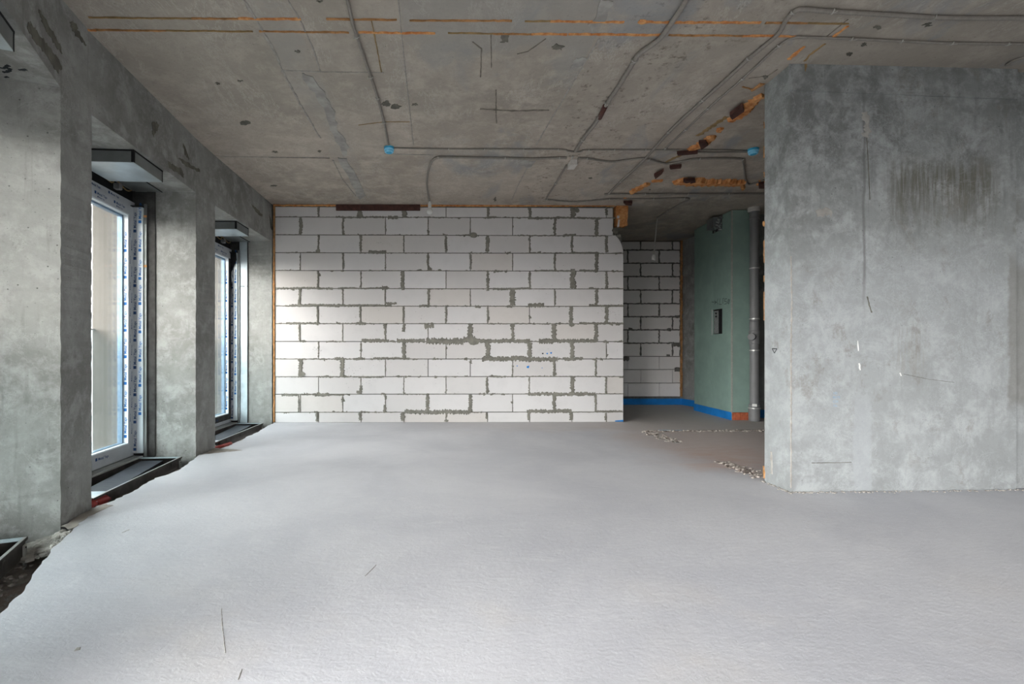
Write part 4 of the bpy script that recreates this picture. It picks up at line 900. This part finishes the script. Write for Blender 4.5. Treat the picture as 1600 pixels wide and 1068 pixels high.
for x0, x1 in OP: portal(((x0 + x1) / 2, -5.0, BEAM / 2), (-1, 0, 0), x1 - x0, BEAM)

# convector troughs standing in the trench
def convector(A, B, s, e, label, skew=True):
    u, n = frame(A, B); L = (B - A).length; o = empty('floor_convector', (A.x, A.y, -.13), math.atan2(u.y, u.x), label, 'convector', 'trench convectors under the windows')
    v0, v1 = .115, .475; zt = .0 + .13; dep = .10
    def part(mbx, nm, mt, par=o): return mbx.build(nm, M[mt], par)
    tr_ = MB(); s_in = s; s = s + .17; tr_.box(s, v0, zt - dep, e, v0 + .003, zt - .002); tr_.box(s, v1 - .003, zt - dep, e, v1, zt - .002); tr_.box(s, v0, zt - dep, e, v1, zt - dep + .003)
    tr_.box(s, v0, zt - dep, s + .003, v1, zt - .002); tr_.box(e - .003, v0, zt - dep, e, v1, zt - .002)
    part(tr_, 'trough', 'rust'); s = s_in
    part(MB().box(s - .004, v0 - .006, zt - .004, e + .006, v0 + .010, zt + .001), 'rim', 'steel')
    part(MB().box(s - .004, v0 - .009, zt - .014, e + .006, v0 - .006, zt + .001), 'rim', 'rust')
    part(MB().box(e - .045, v0 + .01, zt - .004, e + .006, v1 + .02, zt + .001), 'end_plate', 'galvpale')
    part(MB().box(s - .004, v0 + .01, zt - .004, s + .16, v1 + .02, zt + .001), 'end_plate', 'galvpale')
    hx = MB(); a, b = (.215, .345), (.15, .36)
    hx.slab([(e - .05, v0 + .14, zt - .02), (s + .16, v0 + .03, zt - .03), (s + .16, v0 + .24, zt - .03), (e - .05, v1 - .02, zt - .02)], (0, 0, -.05))
    hp = part(hx, 'heat_exchanger', 'fin')
    for k in range(2): part(MB().tube([(s + .02, v0 + .09 + k * .12, zt - .055), (s + .2, v0 + .09 + k * .12, zt - .055)], .011, 8), 'supply_pipe', 'steel', hp)
    for x_, in ((s + .03,), (e - .03,)):
        lg = part(MB().box(x_ - .018, v0 - .010, -.035, x_ + .018, v0 - .003, zt - .03), 'leg', 'steel'); part(MB().lathe((x_, v0 - .011, zt - .045), (0, -1, 0), [(0, .005), (.004, .004)], 8), 'bolt', 'black', lg)
    mbx = MB()
    for k in range(3): mbx.box(s + .3 + k * .4, v0 - .0085, zt - .045, s + .33 + k * .4, v0 - .006, zt - .02)
    part(mbx, 'fixing_tab', 'rust').__setitem__('kind', 'stuff')
    return o
convector(*bays[0], .205, 1.515, 'dark open floor convector in the trench under the nearer full window')
convector(*bays[1], .205, 1.675, 'dark open floor convector in the trench under the far window')
convector(*bays[2], .10, 1.50, 'floor convector with steel legs cut off by the left frame edge')
def duct_box(A, B, s, e, label):
    u, n = frame(A, B); o = empty('ceiling_duct_box', (A.x, A.y, BEAM - .1), math.atan2(u.y, u.x), label, 'duct box', 'sheet steel boxes under the beam soffit')
    v0, v1, h = .035, .47, .094
    mbx = MB(); mbx.slab([(s, v0, .004), (e, v0, .004), (e, v1, .004), (s, v1, .004)], (0, 0, .0015)); mbx.box(s, v0, .005, s + .0015, v1, h); mbx.box(s, v0, .005, e, v0 + .0015, h); mbx.box(e - .0015, v0, .005, e, v1, h); mbx.box(s, v1 - .0015, .005, e, v1, h)
    mbx.build('side_sheet', M['galvdark'], o)
    MB().box(s, v0, .0, e, v1, .004).build('bottom_sheet', M['galv'], o)
    mbx = MB(); mbx.box(s - .003, v0 - .003, h - .006, e + .003, v0 + .004, h + .006); mbx.box(s - .003, v0, h - .006, s + .004, v1, h + .006); mbx.build('sealing_strip', M['black'], o)
    mbx = MB(); mbx.box(s - .002, v0 - .002, .004, s + .016, v0 + .0, h - .004); mbx.box(s - .002, v0 - .002, .004, s, v0 + .018, h - .004); mbx.build('corner_tape', M['black'], o)
    MB().box(e - .008, v0 - .002, .0, e + .002, v0 + .002, h).build('corner_tape', M['black'], o)
    MB().lathe((s - .0005, v1 - .07, .03), (-1, 0, 0), [(0, .007), (.002, .006)], 10).build('screw_hole', M['black'], o)
    return o
duct_box(*bays[0], .556, .996, 'sheet steel box under the beam above the nearer full window')
duct_box(*bays[1], .615, .975, 'sheet steel box under the beam above the far window')
duct_box(*bays[2], .60, 1.12, 'sheet steel box under the beam in the top left corner')
# jagged dark cracks in the near soffit
for pts in [[(0, 106), (6, 107), (14, 102)], [(5, 113), (12, 112), (17, 107)], [(30, 109.5), (42, 109)], [(8, 121), (13, 120)]]:
    strip([onZ(*p, BEAM - .0005) for p in pts], .016, dn, .002, M['ink'], 'soffit_crack', wall_left, .6, .01)
# dark cavity mouldings around foot of pillar 1: lumps of mortar
mb = MB()
for x, y, n_, s, r0, r1 in [(100, 834, 34, 5, .008, .026), (92, 852, 22, 6, .006, .02), (112, 826, 12, 4, .004, .01), (310, 711, 12, 3, .006, .016), (306, 716, 8, 2, .006, .014)]:
    for i in range(n_):
        p = onZ(x + random.gauss(0, s), y + random.gauss(0, s * .5), -.01); mb.rock(p, U(r0, r1), .8)
for i in range(150):
    t = R(); x = 36 + t * 62; y = 866 - t * 30 + random.gauss(0, 7); p = onZ(x, y, -.10 + .05 * t); mb.rock(p, U(.012, .045), U(.25, .6))
tag(mb.build('mortar_rubble', M['ridge']), 'lumps of broken mortar at the foot of the concrete pillars', 'rubble', kind='stuff')
# shading painted as brown patches at the foot of the pillars' inner faces
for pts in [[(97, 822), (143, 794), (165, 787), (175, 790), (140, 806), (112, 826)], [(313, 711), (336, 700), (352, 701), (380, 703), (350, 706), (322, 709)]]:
    add_patch(pts, lambda a, b: onZ(a, b, .0005), (0, 0, .001), M['footshade'], 'shade_patch', floor, .012, 6)
# bits in the trench
mb = MB()
for i in range(220):
    t = R(); q = V2(-1.7, 1.5).lerp(V2(-2.3, 2.8), t) - V2(U(.0, .35), 0); mb.rock((q.x, q.y, -.14), U(.005, .025), .5)
tag(mb.build('trench_debris', M['rubble']), 'small stones and crumbs in the trench at the left edge', 'debris', kind='stuff')
def red_pipe(pxs, r, label, mat='red'):
    P = smooth([onZ(a, b, h) for a, b, h in pxs], 8); o = MB().tube(P, r, 12, True, .007, .003).build('red_pipe', M[mat]); tag(o, label, 'pipe', 'red corrugated pipes in the trench'); return o
red_pipe([(122, 797, -.05), (143, 787, -.045), (160, 781, -.055), (175, 775, -.085), (190, 769, -.13)], .030, 'red corrugated pipe under the nearer full convector, by the first pillar')
red_pipe([(325, 705, -.06), (340, 699.5, -.05), (350, 697, -.055), (360, 693, -.09)], .024, 'pinkish red corrugated pipe under the far convector')
# broken screed lines left by the demolished partition
mb = MB(); md = MB()
def rub(a, b, w_, n_, r1, col_=mb):
    A_, B_ = onZ(*a), onZ(*b); d = (B_ - A_).normalized(); s = Vector((-d.y, d.x, 0))
    for i in range(n_):
        p = A_.lerp(B_, R()) + s * random.gauss(0, w_); col_.rock((p.x, p.y, U(-.002, .006)), U(.004, r1), .55)
rub((1004, 674), (1195, 672.5), .03, 170, .022); rub((1010, 675), (1060, 691), .05, 130, .024); rub((1125, 721), (1194, 746), .045, 170, .022); rub((1145, 653), (1185, 655), .05, 70, .02)
rub((1005, 674), (1195, 673), .02, 90, .02, md); rub((1012, 676), (1058, 691), .035, 60, .02, md); rub((1128, 722), (1194, 747), .03, 110, .02, md); rub((1148, 654), (1180, 656), .03, 50, .02, md)
tag(mb.build('partition_rubble', M['rubble']), 'pale crumbs along the scars of the removed partition on the floor', 'rubble', kind='stuff')
tag(md.build('broken_screed', M['rubbledark']), 'dark broken grit in the partition scars on the floor', 'rubble', kind='stuff')
for pts, wd, mt in [([(1012, 673.5), (1060, 672.8), (1120, 672.2), (1195, 671)], .028, 'rubbledark'), ([(1030, 671.6), (1075, 672.0)], .03, 'stamp'), ([(1012, 677), (1035, 684), (1060, 692)], .09, 'smear'), ([(1127, 721), (1160, 733), (1194, 745)], .11, 'sub')]:
    strip([onZ(*p) for p in pts], wd, (0, 0, 1), .003, M[mt], 'screed_scar', floor, .5, .03)
for pts in [[(130, 700), (130, 701)]]: pass
# small marks and scratches on the screed
for pts, wd in [([(120, 1016), (123, 1011)], .012), ([(346, 950), (347, 975), (352, 1020)], .003), ([(570, 900), (588, 882)], .003), ([(372, 1062), (378, 1045)], .004), ([(190, 832), (202, 827)], .006)]:
    strip([onZ(*p) for p in pts], wd, (0, 0, 1), .0012, M['smear'], 'scratch', floor, .6, .01)
# faded stamp of small blue characters on the right wall
for i, s in enumerate(['182', 'M278', 'C24', '10a']):
    p = RP(1301, 614 + i * 6.5); me = text_mesh(s); k = s + 'stamp'
    m2 = me.copy(); m2.materials.clear(); m2.materials.append(M['stamp']); o = bpy.data.objects.new('stamped_characters', m2); col.objects.link(o)
    m = Matrix((ur * .024, VZ * .024, nr * .024)).transposed().to_4x4(); m.translation = p + nr * .001; o.matrix_world = m; put(o, wall_right)

# ------------------------------------------------------------------ outside: reveal walls, fins, glass balustrade, opposite building
mb = MB()
for a, b, na, nb_ in pillars[:5]:
    mb.prism([a + na * (.68), b + nb_ * (.68), b + nb_ * .965, a + na * .965], -.4, 3.2)
for i in range(len(inner) - 1):  # unseen slab added above the windows to shade the piers and cut high sky
    a, b = inner[i], inner[i + 1]
    mb.prism([a + outn[i] * .805, b + outn[i + 1] * .805, b + outn[i + 1] * 1.25, a + outn[i] * 1.25], 2.72, 3.2)
struct(mb.build('wall_outside', M['stucco']), 'beige rendered piers outside the glass under an added unseen shading slab', 'wall')
for i, (A, B) in enumerate(bays[:3]):
    u, n = frame(A, B); L = (B - A).length
    bal = empty('glass_balustrade', (A.x + n.x * .95, A.y + n.y * .95, 0), math.atan2(u.y, u.x), ['glass balustrade outside the nearer full window', 'glass balustrade outside the far window', 'glass balustrade outside the window at the left frame edge'][i], 'balustrade', 'glass balustrades outside the windows')
    MB().box(.0, 0, .05, L, .012, 1.22).build('pane', M['glass2'], bal); MB().box(.0, -.006, 1.22, L, .018, 1.235).build('top_rail', M['galvdark'], bal)
struct(MB().box(-60, -50, -9.2, 60, 70, -9).build('ground', M['ground']), 'distant paving below the windows', 'ground')
bd = empty('opposite_building', (-34, 12, -9), 0, 'pale building with railings seen through the left window glass', 'building')
put(MB().box(-46, 4, -9, -34, 58, 4.5).build('facade', M['far']), bd)
fw = MB()
for k in range(9):
    for j in range(4):
        y = 8 + k * 5.2; z = -6.5 + j * 3.0; o = put(MB().box(-34.0, y, z, -33.9, y + 1.8, z + 1.9).build('window', M['farpane']), bd)
